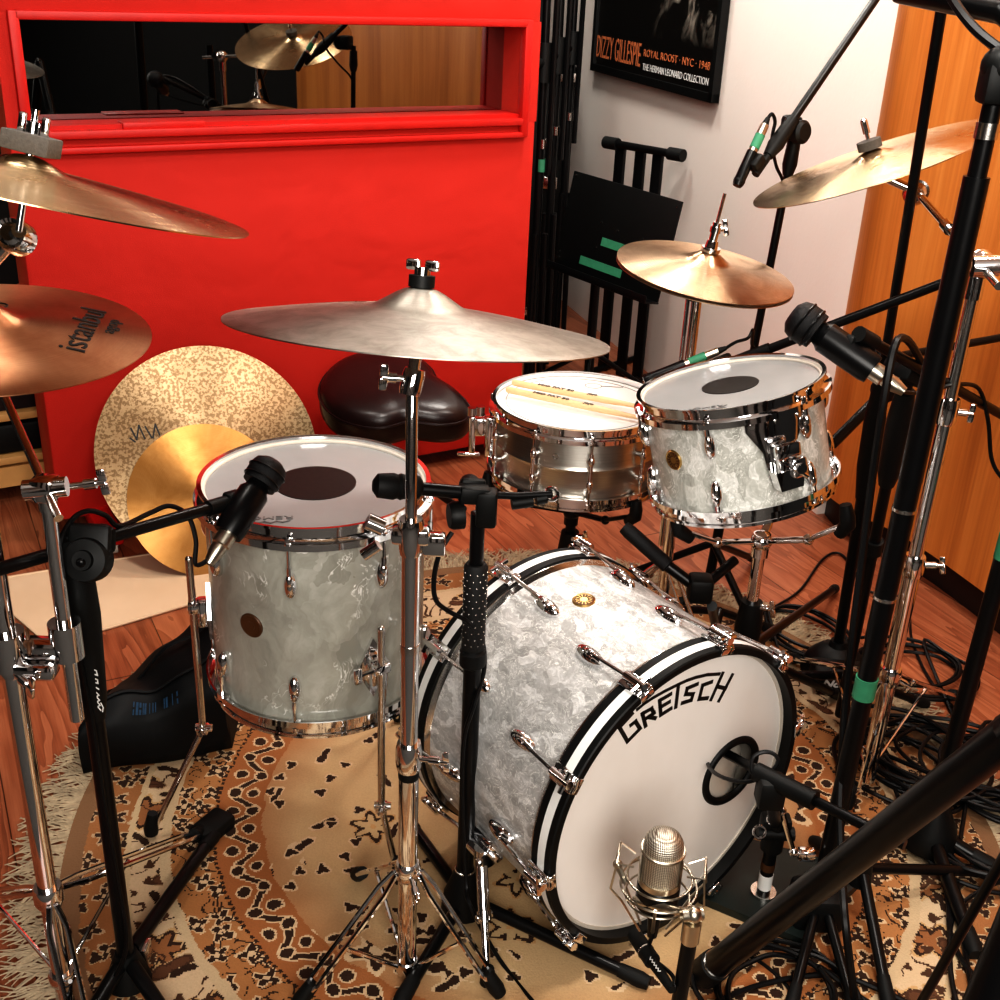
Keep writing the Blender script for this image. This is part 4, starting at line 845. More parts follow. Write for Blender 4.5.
for f_ in (zc(F(846, 812), .012), zc(F(955, 700), .012), zc(F(790, 662), .012)):
    d = f_ - Q3(0); d.z = 0; d.normalize(); strap_leg(s3, Q3(.28) + d * .02, f_, 'chrome', .013); m_ = (Q3(.28) + d * .02).lerp(f_, .5); MB().tube([Q3(.07) + d * .012, m_], .0034, 8).build('brace', 'chrome', s3, world=True)
wing(s3, Q3(.29), (.9, -.2, -.4), L=.045)

# ---- hi-hat
hc = V((.386, 2.267, .915)); hn = V((math.cos(1.427) * math.cos(-.617), math.cos(1.427) * math.sin(-.617), math.sin(1.427)))
hxv = (V((1, 0, 0)) - hn * hn.x).normalized(); HX = frame(hc, hxv, hn.cross(hxv), hn)
cymbal('hi_hat_cymbal', 'upper bronze hi-hat cymbal with clutch on top', HX, .1778, 'cym_hat', .05, .020, .020, 'hi-hat pair')
lo = MB().lathe(cymbal_mesh(.1778, .05, .018, .016, True), 128, closed=True).build('hi_hat_cymbal', 'cym_hat', None, X=HX @ T(0, 0, -.008), sharp=60); tag(lo, 'lower bronze hi-hat cymbal turned upside down under the upper one', 'cymbal', 'hi-hat pair')
s4 = thing('hi_hat_stand', 'chrome hi-hat stand holding the two cymbals behind the rack tom', 'hi-hat stand', (hc.x - .01, hc.y, 0)); H0 = lambda z: V((hc.x - .01, hc.y, z))
tubes(s4, 'lower_tube', 'chrome', [[H0(.06), H0(.62)]], .0135, 14); tubes(s4, 'upper_tube', 'chrome', [[H0(.62), H0(.865)]], .0105, 14); tubes(s4, 'pull_rod', 'chrome_worn', [[H0(.86), hc + hn * .155]], .0032, 8)
collar(s4, H0(.62), .018, .035); MB().tube([H0(.855), H0(.872)], .02, 18).build('seat_cup', 'black_matte', s4, world=True)
tubes(s4, 'side_rod', 'chrome', [[H0(.855) + V((-.018, 0, 0)), H0(.3) + V((-.018, 0, 0))]], .0045, 8)
mb = MB().tube([hc + hn * .040, hc + hn * .048], .019, 18).tube([hc + hn * .048, hc + hn * .062], [.013, .011], 16).tube([hc + hn * .062, hc + hn * .098], .0085, 14).tube([hc + hn * .078, hc + hn * .09], .011, 14); cl = mb.build('clutch', 'chrome', s4, world=True); wing(cl, hc + hn * .084, (1, -.1, .25), L=.020)
for a in (1.2, 3.2, 5.2):
    f_ = H0(0) + V((math.cos(a) * .26, math.sin(a) * .26, .01)); strap_leg(s4, H0(.27), f_, 'chrome_worn')
MB().box((0, -.12, .03), (.085, .26, .012), T(hc.x - .01, hc.y, 0), .004).box((0, .0, .03), (.05, .06, .04), T(hc.x - .01, hc.y, 0), .006).build('foot_pedal', 'chrome_worn', s4, world=True)

# ------------------------------------------------------------------ stands under the drums
def basket(name, label, pos, rim_z, R, az0, axis=V((0, 0, 1)), mat='chrome', legmat='black_metal', feet=None, hubz=.30, grips='black_matte', arms_up=.05):
    pos = V(pos); s_ = thing(name, label, 'drum stand', (pos.x, pos.y, 0)); B = lambda z: V((pos.x, pos.y, z)); hub = V((pos.x, pos.y, rim_z - arms_up - .03))
    tubes(s_, 'post', mat, [[B(hubz - .06), hub]], .0115, 14); MB().ball(hub, .02).tube([hub - V((0, 0, .03)), hub + V((0, 0, .015))], .016, 14).build('basket_hub', mat, s_, world=True)
    MB().tube([B(hubz + .06), B(hubz + .01), B(hubz - .05)], [.020, .026, .022], 14).build('post_clutch', 'black_matte', s_, world=True)
    wing(s_, B(hubz + .05), (.8, -.6, .2), L=.045)
    x = V((1, 0, 0)); x = (x - axis * x.dot(axis)).normalized(); y = axis.cross(x); c = V((pos.x, pos.y, rim_z))
    for k in range(3):
        a = az0 + k * 2 * PI / 3; d = x * math.cos(a) + y * math.sin(a); e = c + d * (R + .010); m_ = hub.lerp(e, .55) - axis * .022
        mb = MB(); X = None
        for p, q in ((hub, m_), (m_, e - axis * .012)):
            dd = (q - p).normalized(); sd = dd.cross(axis).normalized(); mb.box((0, 0, (q - p).length / 2), (.016, .008, (q - p).length), frame(p, sd, dd.cross(sd), dd), .002)
        mb.ball(m_, .010); ar = mb.build('basket_arm', mat, s_, world=True)
        MB().tube([e - axis * .035 - d * .02, e - axis * .014, e + axis * .0, e + axis * .022 - d * .001], [.011, .014, .014, .010], 10).build('arm_grip', grips, ar, world=True)
    for f_ in feet:
        f_ = zc(f_, .012); tube_leg(s_, B(hubz - .05), f_, .0095, legmat)
    return s_
tb = tc - tn * .222
basket('tom_stand', 'chrome basket stand with black grips under the small rack tom', (tb.x + .04, tb.y, 0), tb.z - .002, .158, math.radians(-50), tn, 'chrome', 'black_metal', [F(835, 592), F(838, 700), F(712, 640)], .33)
basket('snare_stand', 'black basket stand under the brushed steel snare drum', (.161, 2.317, 0), .614 - .185, .182, math.radians(70), V((0, 0, 1)), 'black_metal', 'black_metal', [V((.161, 2.60, 0)), V((-.06, 2.20, 0)), V((.40, 2.18, 0))], .24)
# ------------------------------------------------------------------ throne
tc0 = V((-.317, 2.884, 0)); thr = thing('drum_throne', 'black leather drum throne with a padded saddle seat before the red screen', 'stool', tc0)
def outline(k=72):
    P = []
    for i in range(k):
        a = 2 * PI * i / k; r = .166; lob = max(0, math.cos(a + .35)); r += .088 * lob ** 10; r -= .016 * max(0, math.cos(abs((a + .35 + PI) % (2 * PI) - PI) - .66)) ** 24
        P.append(V((r * math.cos(a), r * math.sin(a) * 1.0, 0)))
    return P
prof = [(0, .50), (.35, .502), (.62, .500), (.82, .493), (.93, .482), (.985, .464), (1.0, .44), (1.0, .415), (.97, .40), (.90, .395), (0, .395)]
ol = outline(); vs = []; fs = []; n = len(ol)
for s_, z in prof[1:-1]:
    for p in ol:
        ln_ = p.length; dz = -.012 * max(0, (ln_ - .165) / .1) * s_; vs.append(V((p.x * s_, p.y * s_, z + dz)))
m = len(prof) - 2
for i in range(m - 1):
    for k in range(n): fs.append((i * n + k, i * n + (k + 1) % n, (i + 1) * n + (k + 1) % n, (i + 1) * n + k))
vs += [V((0, 0, .502)), V((0, 0, .395))]
for k in range(n): fs.append((n * m, k, (k + 1) % n)); fs.append((n * m + 1, (m - 1) * n + (k + 1) % n, (m - 1) * n + k))
ST = T(-.012, 0, .445) @ RX(.30) @ T(0, 0, -.50)
MB().add(vs, fs, ST).build('seat', 'leather', thr, sharp=70)
MB().tube([V((p.x * .995, p.y * .995, .462 - .012 * max(0, (p.length - .165) / .1))) for p in ol], .0035, 6, X=ST, closed=True).build('piping', 'leather', thr)
MB().tube([(0, 0, .32), (0, 0, .16)], .016, 14).tube([(0, .0, .325), (0, 0, .30)], .05, 16).build('post', 'chrome_worn', thr)
MB().tube([(0, 0, .20), (0, 0, .25)], .022, 14).build('collar', 'black_matte', thr)
for k in range(3):
    a = .5 + k * 2 * PI / 3; h_, f_ = V((0, 0, .22)), V((math.cos(a) * .24, math.sin(a) * .24, .012)); lg = MB().tube([h_, f_], .011, 10).build('leg', 'black_metal', thr); MB().tube([f_.lerp(h_, .12), f_], [.012, .016], 12).build('rubber_foot', 'rubber', lg)

# ------------------------------------------------------------------ black bag
bg = thing('gig_bag', 'soft black nylon bag with blue letter blocks slumped beside the floor tom', 'bag', (-.66, 1.95, 0))
def bagp(u, v, w):   # u along front, v depth, w height
    a, b = F(84, 778), F(232, 754); c, d = F(246, 690), F(108, 712); p = (a * (1 - u) + b * u) * (1 - v) + (d * (1 - u) + c * u) * v
    h_ = (.125 + .075 * u) * (1 - v) + (.06 + .235 * u ** 1.3) * v + .012 * math.sin(6 * u + 1.0) * (1 - v)
    q = (a + b + c + d) / 4; p = q + (p - q) * (1 - .07 * w ** 2); ns = .006 * math.sin(9 * u + 5 * v) + .004 * math.sin(17 * u - 4 * w + 6 * v)
    return V((p.x, p.y - .018 * math.sin(PI * w) * (1 - v) + .006 * math.sin(8 * u + 5 * w) * (1 - v), .010 + (h_ + ns * w) * w))
mb = MB(); n = 18; idx = {}; vs = []
def gv(i, j, k):
    if (i, j, k) not in idx:
        u, v, w = i / n, j / n, k / 6; q = bagp(u, v, w)
        e = min(u, 1 - u, v, 1 - v); 
        if k == 6: q.z -= .022 * max(0, 1 - e / .12) ** 2
        idx[(i, j, k)] = len(vs); vs.append(q)
    return idx[(i, j, k)]
fs = []
for i in range(n):
    for j in range(n): fs += [(gv(i, j, 6), gv(i + 1, j, 6), gv(i + 1, j + 1, 6), gv(i, j + 1, 6)), (gv(i, j, 0), gv(i, j + 1, 0), gv(i + 1, j + 1, 0), gv(i + 1, j, 0))]
for k in range(6):
    for i in range(n): fs += [(gv(i, 0, k), gv(i + 1, 0, k), gv(i + 1, 0, k + 1), gv(i, 0, k + 1)), (gv(i, n, k), gv(i, n, k + 1), gv(i + 1, n, k + 1), gv(i + 1, n, k)), (gv(0, i, k), gv(0, i, k + 1), gv(0, i + 1, k + 1), gv(0, i + 1, k)), (gv(n, i, k), gv(n, i + 1, k), gv(n, i + 1, k + 1), gv(n, i, k + 1))]
mb.add(vs, fs).build('bag_body', 'bag', bg, world=True, sharp=80)
sm = MB(); sm.tube([bagp(.02 + .96 * t / 20, .10, 1.0) + V((0, 0, .002)) for t in range(21)], .004, 6).tube([bagp(.3 + .6 * t / 16, .55, 1) + V((0, 0, .018 * math.sin(PI * t / 16) + .001)) for t in range(17)], .007, 6, flat=.4); sm.build('strap', 'bag', bg, world=True)
lt = MB()
for u0, u1 in ((.375, .383), (.395, .41), (.417, .43), (.44, .447), (.452, .465), (.485, .491), (.508, .516), (.527, .534), (.592, .60), (.607, .622), (.655, .662), (.69, .70)):
    for w0_, w1_ in (((.80, .94),) if (u0 * 1000) % 3 > .5 else ((.80, .86), (.885, .94))):
        o_ = V((-.002, -.007, .002)); a, b, c, d = bagp(u0, 0, w0_), bagp(u1, 0, w0_), bagp(u1, 0, w1_), bagp(u0, 0, w1_); vs_ = [p + o_ for p in (a, b, c, d)]; lt.add(vs_ + [p + V((.0, -.001, .0005)) for p in vs_], [(0, 1, 2, 3), (4, 5, 6, 7), (0, 1, 5, 4), (1, 2, 6, 5), (2, 3, 7, 6), (3, 0, 4, 7)])
lt.build('letter_blocks', 'blue_ink', bg, world=True)

# ------------------------------------------------------------------ music stand, keyboard stand, stands in the gap
a_, b_, c_, d_ = V((.207, 4.097, .810)), V((.539, 3.724, .787)), V((.487, 3.698, .462)), V((.155, 4.071, .485))
ms = thing('music_stand', 'black music stand with two green tape strips on its desk', 'music stand', ((d_.x + c_.x) / 2, (d_.y + c_.y) / 2 + .05, 0))
ux = (b_ - a_).normalized(); uy = (d_ - a_).normalized(); un = ux.cross(-uy)
wD, hD = .50, .33; DXm = frame(a_, ux, -uy, un)
nz_ = 1 if DXm.to_3x3().col[2].dot(FW) < 0 else -1
def dk(x, y, z=0): return DXm @ V((x, -y, nz_ * z))
MB().box((wD / 2, -hD / 2, 0), (wD, hD, .006), DXm, .002).build('desk', 'black_matte', ms, world=True)
MB().box((wD / 2, -hD, nz_ * .035), (wD * 1.02, .006, .07), DXm, .002).box((wD / 2, -hD + .012, nz_ * .069), (wD * 1.02, .022, .005), DXm, .002).build('ledge', 'black_metal', ms, world=True)
for x0, x1, y in ((.40, .70, .60), (.24, .64, .85)):
    MB().box(((x0 + x1) / 2 * wD, -y * hD, nz_ * .0042), ((x1 - x0) * wD, .028, .0016), DXm).build('tape_strip', 'green_tape', ms, world=True)
rv = MB()
for x, y in ((.03, .04), (.97, .06), (.36, .42), (.52, .45), (.36, .68), (.03, .84), (.03, .9), (.75, .45)): rv.cyl(dk(x * wD, y * hD, .003), dk(x * wD, y * hD, .005), .004, 8)
rv.build('rivet', 'chrome_worn', ms, world=True)
pb = V((ms.location.x - .02, ms.location.y + .06, 0)); mc = dk(wD * .45, hD * .75, -.052)
MB().tube([pb + V((0, 0, .05)), zc(pb, .60), mc], [.018, .016, .014], 12).build('post', 'black_metal', ms, world=True); MB().box((0, 0, 0), (.06, .05, .06), Matrix.Translation(mc), .008).build('desk_bracket', 'black_metal', ms, world=True)
for k in range(3):
    q = .4 + k * 2 * PI / 3; tube_leg(ms, pb + V((0, 0, .2)), pb + V((.28 * math.cos(q), .28 * math.sin(q), .01)), .009)

kb0, kb1 = D(608, 138, 4.42), D(680, 160, 4.18)
ks = thing('keyboard_stand', 'black slatted keyboard stand behind the music stand by the white wall', 'keyboard stand', ((kb0.x + kb1.x) / 2, (kb0.y + kb1.y) / 2, 0)); kd = (kb1 - kb0).normalized()
kz = (kb0.z + kb1.z) / 2; kb0.z = kb1.z = kz; kd = (kb1 - kb0).normalized()
MB().tube([kb0, kb1], .014, 12).build('top_bar', 'black_metal', ks, world=True)
for p, sg in ((kb0, -1), (kb1, 1)): MB().tube([p - kd * sg * .05, p + kd * sg * .012], .022, 14).build('end_cap', 'rubber', ks, world=True)
for t in (.20, .48, .72):
    p = kb0.lerp(kb1, t) + V((0, .015, 0)); X = frame(p, kd, kd.cross(V((0, 0, 1))) * -1, V((0, 0, 1))); MB().box((0, 0, -kz / 2 - .01), (.042, .018, kz), X, .003).build('upright', 'black_metal', ks, world=True)
for t in (.2, .72):
    p = kb0.lerp(kb1, t); fwd_ = kd.cross(V((0, 0, 1))); MB().tube([zc(p, .012) + fwd_ * .2, zc(p, .012) - fwd_ * .2], .012, 10).build('floor_bar', 'black_metal', ks, world=True)

rs = random.Random(5)
GAP = [(533, 3.95, 'leftmost of the folded black stands between red screen and white wall', -.035), (544, 4.30, 'second of the folded black stands from the red screen edge', -.03), (556, 4.75, 'rightmost folded black stand in the gap, nearest the white wall', -.03)]
for i, (px_, Y, lb, ln_) in enumerate(GAP):
    b_ = D(px_, 330, Y); b_.z = 0; t_ = V((b_.x + .02 + ln_, b_.y, 1.62)); s_ = thing('folded_mic_stand', lb, 'microphone stand', b_, 'folded stands in the gap')
    MB().tube([zc(b_, .02), zc(b_, 0).lerp(t_, .55), t_], [.016, .014, .012], 10).build('pole', 'black_metal', s_, world=True)
    for k in range(3):
        q = k * 2.1 + i; o_ = V((math.cos(q) * .032, math.sin(q) * .032, 0)); MB().tube([zc(b_, .62) + o_ * .7, zc(b_, .05) + o_], .011, 8).build('folded_leg', 'black_metal', s_, world=True)
    cb_ = zc(b_, 0).lerp(t_, .72); MB().tube([cb_ - V((0, 0, .06)), cb_ + V((0, 0, .06))], .026, 12).cyl(cb_, cb_ + V((-.03, -.045, 0)), .015, 12).build('clutch', 'black_matte', s_, world=True)
    MB().tube([cb_ + V((.03, -.02, .45)), cb_ + V((.03, -.02, -.35))], .010, 8).build('folded_boom', 'black_metal', s_, world=True)
    MB().cyl(zc(b_, .9) + V((0, 0, 0)), zc(b_, .93), .0175, 12).build('ring', 'chrome_worn', s_, world=True)
    if i == 0:
        p = D(537, 165, Y); MB().cyl(zc(b_, p.z - .02), zc(b_, p.z + .02), .0182, 12).build('tape_band', 'green_tape', s_, world=True)
tk = thing('flight_case', 'tall black case standing in the gap behind the red screen', 'case', (.02, 5.1, 0))
MB().box((0, 0, .55), (.42, .25, 1.08), T(.02, 5.1, 0), .012).build('case_body', 'black_matte', tk, world=True)
mb = MB()
for z in (.06, 1.04): mb.box((.02, 4.97, z), (.424, .012, .035), b=.003)
mb.build('corner_rail', 'chrome_worn', tk, world=True); MB().box((.15, 4.965, .62), (.06, .02, .05), b=.004).build('latch', 'chrome_worn', tk, world=True)
# ------------------------------------------------------------------ microphones and their stands
def dyn_mic(name, label, head, tail, rh, rb, Lh, group=None, band=None):
    head, tail = V(head), V(tail); d = (tail - head).normalized(); L = (tail - head).length; m_ = thing(name, label, 'microphone', head, group)
    X = zframe(head, -d)     # z points out of the grille
    MB().lathe([(0, Lh * .42), (rh * .55, Lh * .40), (rh * .88, Lh * .26), (rh, Lh * .05), (rh, -Lh * .30), (rh * .93, -Lh * .36), (rh * .9, -Lh * .5), (0, -Lh * .5)], 28, X).build('grille', 'mesh_black', m_, world=True)
    MB().torus(rh * 1.0, rh * .07, X @ T(0, 0, 0), 32, 6).torus(rh * .98, rh * .06, X @ T(0, 0, -Lh * .32), 32, 6).build('grille_ring', 'black_metal', m_, world=True)
    b0 = -Lh * .5; e = -L * .78
    MB().lathe([(0, b0), (rb * .7, b0), (rb * .8, b0 - .008), (rb, b0 - .014), (rb, e + .01), (rb * .92, e), (0, e)], 24, X).build('body', 'black_metal', m_, world=True)
    MB().lathe([(0, e), (rb * .62, e), (rb * .62, e - .018), (rb * .5, e - .020), (rb * .5, -L), (rb * .3, -L - .02), (0, -L - .02)], 18, X).build('connector', 'silver', m_, world=True)
    return m_, X
def pencil(name, label, tip, tail, r=.011, band=(.55, .72)):
    tip, tail = V(tip), V(tail); d = tail - tip; m_ = thing(name, label, 'microphone', tip); P = lambda t: tip + d * t
    MB().tube([P(0), P(.04), P(.5)], [r * .8, r, r], 18).build('body', 'black_metal', m_, world=True)
    MB().tube([P(.06), P(.09)], r * 1.06, 18).build('capsule_ring', 'black_matte', m_, world=True)
    MB().tube([P(.5), P(.56)], r * .8, 14).tube([P(.74), P(.9)], [r * .82, r * .78], 14).build('connector', 'silver', m_, world=True)
    MB().tube([P(.55), P(.75)], r * .9, 16).build('tape_band', 'green_tape', m_, world=True)
    MB().tube([P(.88), P(1.0)], [r * .7, r * .4], 12).build('strain_relief', 'rubber', m_, world=True); return m_
def cable(name, label, pts, r=.0034, sub=8, group=None, mat='cable'):
    p = smooth(pts, sub); o = MB().tube(p, r, 7).build(name, mat, None, X=Matrix.Translation(V(pts[0])), world=True); return tag(o, label, 'cable', group)

# ---- left boom stand
mb_ = V((-.536, 1.28, 0)); sl = thing('microphone_stand', 'black boom microphone stand at lower left with a pivoting clutch', 'microphone stand', mb_)
L0 = lambda z: zc(mb_, z)
tubes(sl, 'lower_tube', 'black_metal', [[L0(.03), L0(.62)]], .0125, 16); tubes(sl, 'upper_tube', 'chrome_worn', [[L0(.60), L0(.75)]], .0085, 14)
MB().tube([L0(.50), L0(.53), L0(.66), L0(.74), L0(.755)], [.014, .019, .024, .021, .016], 18).build('grip', 'black_matte', sl, world=True)
cb = D(72, 548, 1.265); be = D(224, 504, 1.47); bd2 = (be - cb).normalized(); b0_ = cb - bd2 * .24
tubes(sl, 'boom', 'black_metal', [[b0_, be]], .0085, 14)
X = zframe(cb, bd2); mb = MB().box((0, 0, .015), (.030, .036, .085), X, .007).box((0, -.002, -.0), (.02, .05, .03), X, .006); c1 = mb.build('clutch', 'black_matte', sl, world=True)
ck = D(86, 560, 1.24); Xk = zframe(ck, -FW); MB().lathe([(0, .016), (.012, .016), (.013, .010), (.026, .008), (.028, 0), (.028, -.02), (0, -.02)], 24, Xk).box((0, .02, -.008), (.054, .05, .016), Xk, .008).build('clutch_hinge', 'black_matte', c1, world=True)
MB().ball(ck + V((0, -.017, .005)), (.006, .004, .006)).build('hinge_screw', 'black_metal', c1, world=True)
lt = MB(); Xl = frame(D(97, 692, 1.265) , V((0, 0, -1)), V((1, 0, 0)).cross(V((0, 0, 0))) if False else V((.9, -.42, 0)).normalized(), V((-.42, -.9, 0)).normalized())
strokes(lt, [[(-.035, -.004), (-.035, .004), (-.028, .005), (-.028, -.004), (-.021, -.004), (-.021, .004), (-.015, .004), (-.015, -.003), (-.008, -.004), (-.006, .004)], [(0, -.002), (.004, .003), (.008, -.002), (.012, .003), (.016, -.002), (.020, .003), (.024, -.002), (.028, .003)], [(.016, .005), (.022, .008), (.029, .006)]], .0018, Xl); lt.build('logo_mark', 'white_ink', sl, world=True)
MB().tube([L0(.012), L0(.03), L0(.07)], [.034, .030, .016], 18).build('base_hub', 'black_matte', sl, world=True)
hb_ = D(146, 952, 1.31); MB().box(hb_, (.012, .03, .034), b=.004).build('leg_clip', 'chrome_worn', sl, world=True)
for f_ in (zc(F(216, 838), .014), zc(F(60, 1075), .014), zc(F(205, 1080), .014)): tube_leg(sl, L0(.055) + (f_ - L0(.0)).normalized() * .02, f_, .0115)
MB().box((0, 0, .016), (.05, .075, .03), T(*zc(F(213, 834), 0)) @ RZ(-.5), .009).build('rubber_foot', 'rubber', sl, world=True)
ml, X = dyn_mic('tom_microphone', 'black dynamic microphone aimed at the floor tom head', D(267, 472, 1.515), D(216, 552, 1.42), .0275, .0225, .046)
MB().tube([be - bd2 * .03, be + bd2 * .012], .0115, 12).box((0, 0, .004), (.02, .03, .03), zframe(be + bd2 * .014, bd2), .005).build('mic_clip', 'black_matte', ml, world=True)
tl_ = D(214, 556, 1.415)
cable('microphone_cable', 'black cable looping from the floor tom microphone to its boom', [tl_, tl_ + V((-.02, -.02, -.004)), D(196, 540, 1.41), D(188, 516, 1.42), D(170, 506, 1.41), D(150, 513, 1.385), D(120, 526, 1.33), D(105, 515, 1.31), D(88, 511, 1.29), D(72, 520, 1.27), D(60, 545, 1.24), D(62, 590, 1.24), D(78, 650, 1.255), D(92, 720, 1.262), D(104, 800, 1.262), D(118, 880, 1.262), D(126, 950, 1.25), F(96, 1005, .006)], .0034)

# ---- centre boom stand
mc_ = V((-.03, 1.455, 0)); s5 = thing('microphone_stand', 'black microphone stand with dotted foam grip standing before the bass drum', 'microphone stand', mc_); C0 = lambda z: zc(mc_, z)
tubes(s5, 'lower_tube', 'black_metal', [[C0(.02), C0(.50)]], .0135, 16); tubes(s5, 'upper_tube', 'black_metal', [[C0(.48), C0(.75)]], .0105, 14)
MB().tube([C0(.525), C0(.53), C0(.665), C0(.67)], [.014, .0175, .0175, .014], 18).build('foam_grip', 'foam_grip', s5, world=True)
dt = MB()
for i in range(12):
    for k in range(11):
        a = 2 * PI * (k + .5 * (i % 2)) / 11; dt.ball(C0(.54 + i * .0108) + V((math.cos(a), math.sin(a), 0)) * .0175, .0011, n=6, m=4)
dt.build('grip_dots', 'chrome_worn', s5, world=True)
MB().tube([C0(.495), C0(.50), C0(.522), C0(.527)], [.014, .020, .020, .014], 16).build('height_collar', 'black_matte', s5, world=True)
bl, bc5, br5 = D(386, 486, 1.42), D(474, 494, 1.45), D(552, 494, 1.475); dd = (br5 - bl).normalized()
tubes(s5, 'boom', 'black_metal', [[bl, bc5 + dd * .03]], .0095, 14); tubes(s5, 'boom_tip', 'black_metal', [[bc5 + dd * .03, bc5 + dd * .06, br5]], .0055, 10)
MB().tube([bl - dd * .018, bl - dd * .012, bl + dd * .01, bl + dd * .016, bl + dd * .02, bl + dd * .026, bl + dd * .03, bl + dd * .036, bl + dd * .04, bl + dd * .046, bl + dd * .05], [.008, .0165, .0185, .0165, .0185, .0165, .0185, .0165, .0175, .0155, .010], 16).build('rubber_counterweight', 'rubber', s5, world=True)
MB().torus(.0085, .0028, zframe(br5, -FW), 20, 8).build('tip_ring', 'chrome', s5, world=True)
clutch_block(s5, bc5, dd, s=.026); kp = bc5 + V((-.022, -.012, -.028)); MB().lathe([(0, .012), (.017, .012), (.02, .006), (.02, -.008), (0, -.008)], 20, zframe(kp, V((-1, -.3, 0)))).box((.018, .0, -.02), (.03, .03, .055), Matrix.Translation(bc5), .006).build('clutch_body', 'black_matte', s5, world=True)
MB().tube([bc5 + dd * .055 + V((0, 0, -.012)), bc5 + dd * .085 + V((0, 0, -.006))], .009, 12).tube([bc5 + dd * .09 + V((0, 0, -.004)), bc5 + dd * .105], .0085, 12).build('boom_collar', 'black_matte', s5, world=True)
MB().tube([C0(.018), C0(.05), C0(.085), C0(.10)], [.038, .034, .022, .017], 20).build('base_cone', 'black_matte', s5, world=True); MB().torus(.0155, .0022, Matrix.Translation(C0(.101)), 24, 8).build('base_ring', 'chrome_worn', s5, world=True)
for f_ in (F(405, 822), F(648, 990), F(398, 1012)):
    f_ = zc(f_, .014); tube_leg(s5, C0(.04) + (f_ - C0(.04)).normalized() * .03, f_, .0105)
cable('microphone_cable', 'black cable drooping beside the dotted foam grip', [D(452, 532, 1.43), D(440, 552, 1.42), D(434, 578, 1.42), D(436, 600, 1.42), D(450, 612, 1.425), D(468, 622, 1.43), D(482, 640, 1.47), D(484, 670, 1.47), D(474, 705, 1.43), D(464, 740, 1.43), D(462, 800, 1.43), D(466, 880, 1.41), D(470, 905, 1.38), F(500, 960, .01), F(540, 1010, .006)], .0036)

# ---- big condenser in a shock mount in front of the bass drum
lp0, lp1 = D(656, 905, 1.205), D(666, 838, 1.215); lp1 = lp0 + V((0.004, .02, 1)).normalized() * .135; lu = (lp1 - lp0).normalized()
cm = thing('condenser_microphone', 'silver condenser microphone in a wire shock mount before the bass drum', 'microphone', lp0); rm = .0295
toC = V((-lp0.x, -lp0.y, 0)).normalized(); X = frame(lp0, lu.cross(toC).normalized() * -1, toC, lu); X = frame(lp0, toC.cross(lu).normalized(), toC, lu)
MB().lathe([(0, 0), (rm * .7, 0), (rm, .004), (rm, .040), (rm * .94, .042), (0, .042)], 32, X).build('lower_body', 'black_metal', cm, world=True)
MB().lathe([(rm * .9, .042), (rm, .043), (rm, .052), (rm * .9, .052)], 32, X).build('body_band', 'silver', cm, world=True)
g = G('silver_mic_mesh'); o = g.obj(); x = g.xyz(o); ck_ = g.mt('MULTIPLY', g.mt('SINE', g.mt('MULTIPLY', g.mt('ADD', x[0], x[2]), 1150.)), g.mt('SINE', g.mt('MULTIPLY', g.mt('SUBTRACT', x[0], x[2]), 1150.)))
g.set(Base_Color=g.mix(g.mt('GREATER_THAN', ck_, .0), (.34, .30, .24), (.74, .69, .60)), Metallic=.9, Roughness=.4); g.bump(ck_, .5, .0006); M['mic_mesh'] = g.m
MB().lathe([(rm * .93, .050), (rm * .93, .100), (rm * .9, .110), (rm * .74, .119), (rm * .4, .125), (0, .127)], 32, X).build('grille', 'mic_mesh', cm, world=True)
mb = MB()
for s_ in (-1, 1): mb.prism([(rm * math.cos(a), rm * math.sin(a)) for a in [(-.45 + .9 * i / 8) + (0 if s_ > 0 else PI) for i in range(9)]], .046, .100, X)
mb.torus(rm * .97, .0022, X @ T(0, 0, .097), 40, 8); mb.build('grille_frame', 'silver', cm, world=True)
mb = MB(); wr = .0017
R1, R2 = .046, .040
for R_, z in ((.044, .018), (.052, .036), (.044, .050)): mb.torus(R_, wr, X @ T(0, 0, z), 44, 6)
K = [(R1 * 1.35 * math.cos(a), R1 * 1.35 * math.sin(a)) for a in (.35, PI - .35, PI + .35, -.35)]
for (x_, y_) in K:
    mb.tube([X @ V((x_ * .62, y_ * .62, .07)), X @ V((x_, y_, .078)), X @ V((x_ * 1.08, y_ * 1.08, .035)), X @ V((x_ * .8, y_ * .8, .012)), X @ V((x_ * .30, y_ * .30, -.045))], wr, 6)
mb.tube([X @ V((*K[0], .078)), X @ V((*K[3], .078))], wr, 6).tube([X @ V((*K[1], .078)), X @ V((*K[2], .078))], wr, 6); mb.tube([X @ V((0, .05, .036)), X @ V((0, .03, -.02)), X @ V((0, 0, -.046))], wr * 1.5, 6)
tag(mb.build('shock_mount', 'silver', cm, world=True), 'silver wire cage')
mb = MB().tube([X @ V((0, 0, -.002)), X @ V((0, 0, -.02))], .011, 16).tube([X @ V((0, 0, -.02)), X @ V((0, 0, -.055))], [.010, .007], 14); mb.build('connector', 'black_metal', cm, world=True)
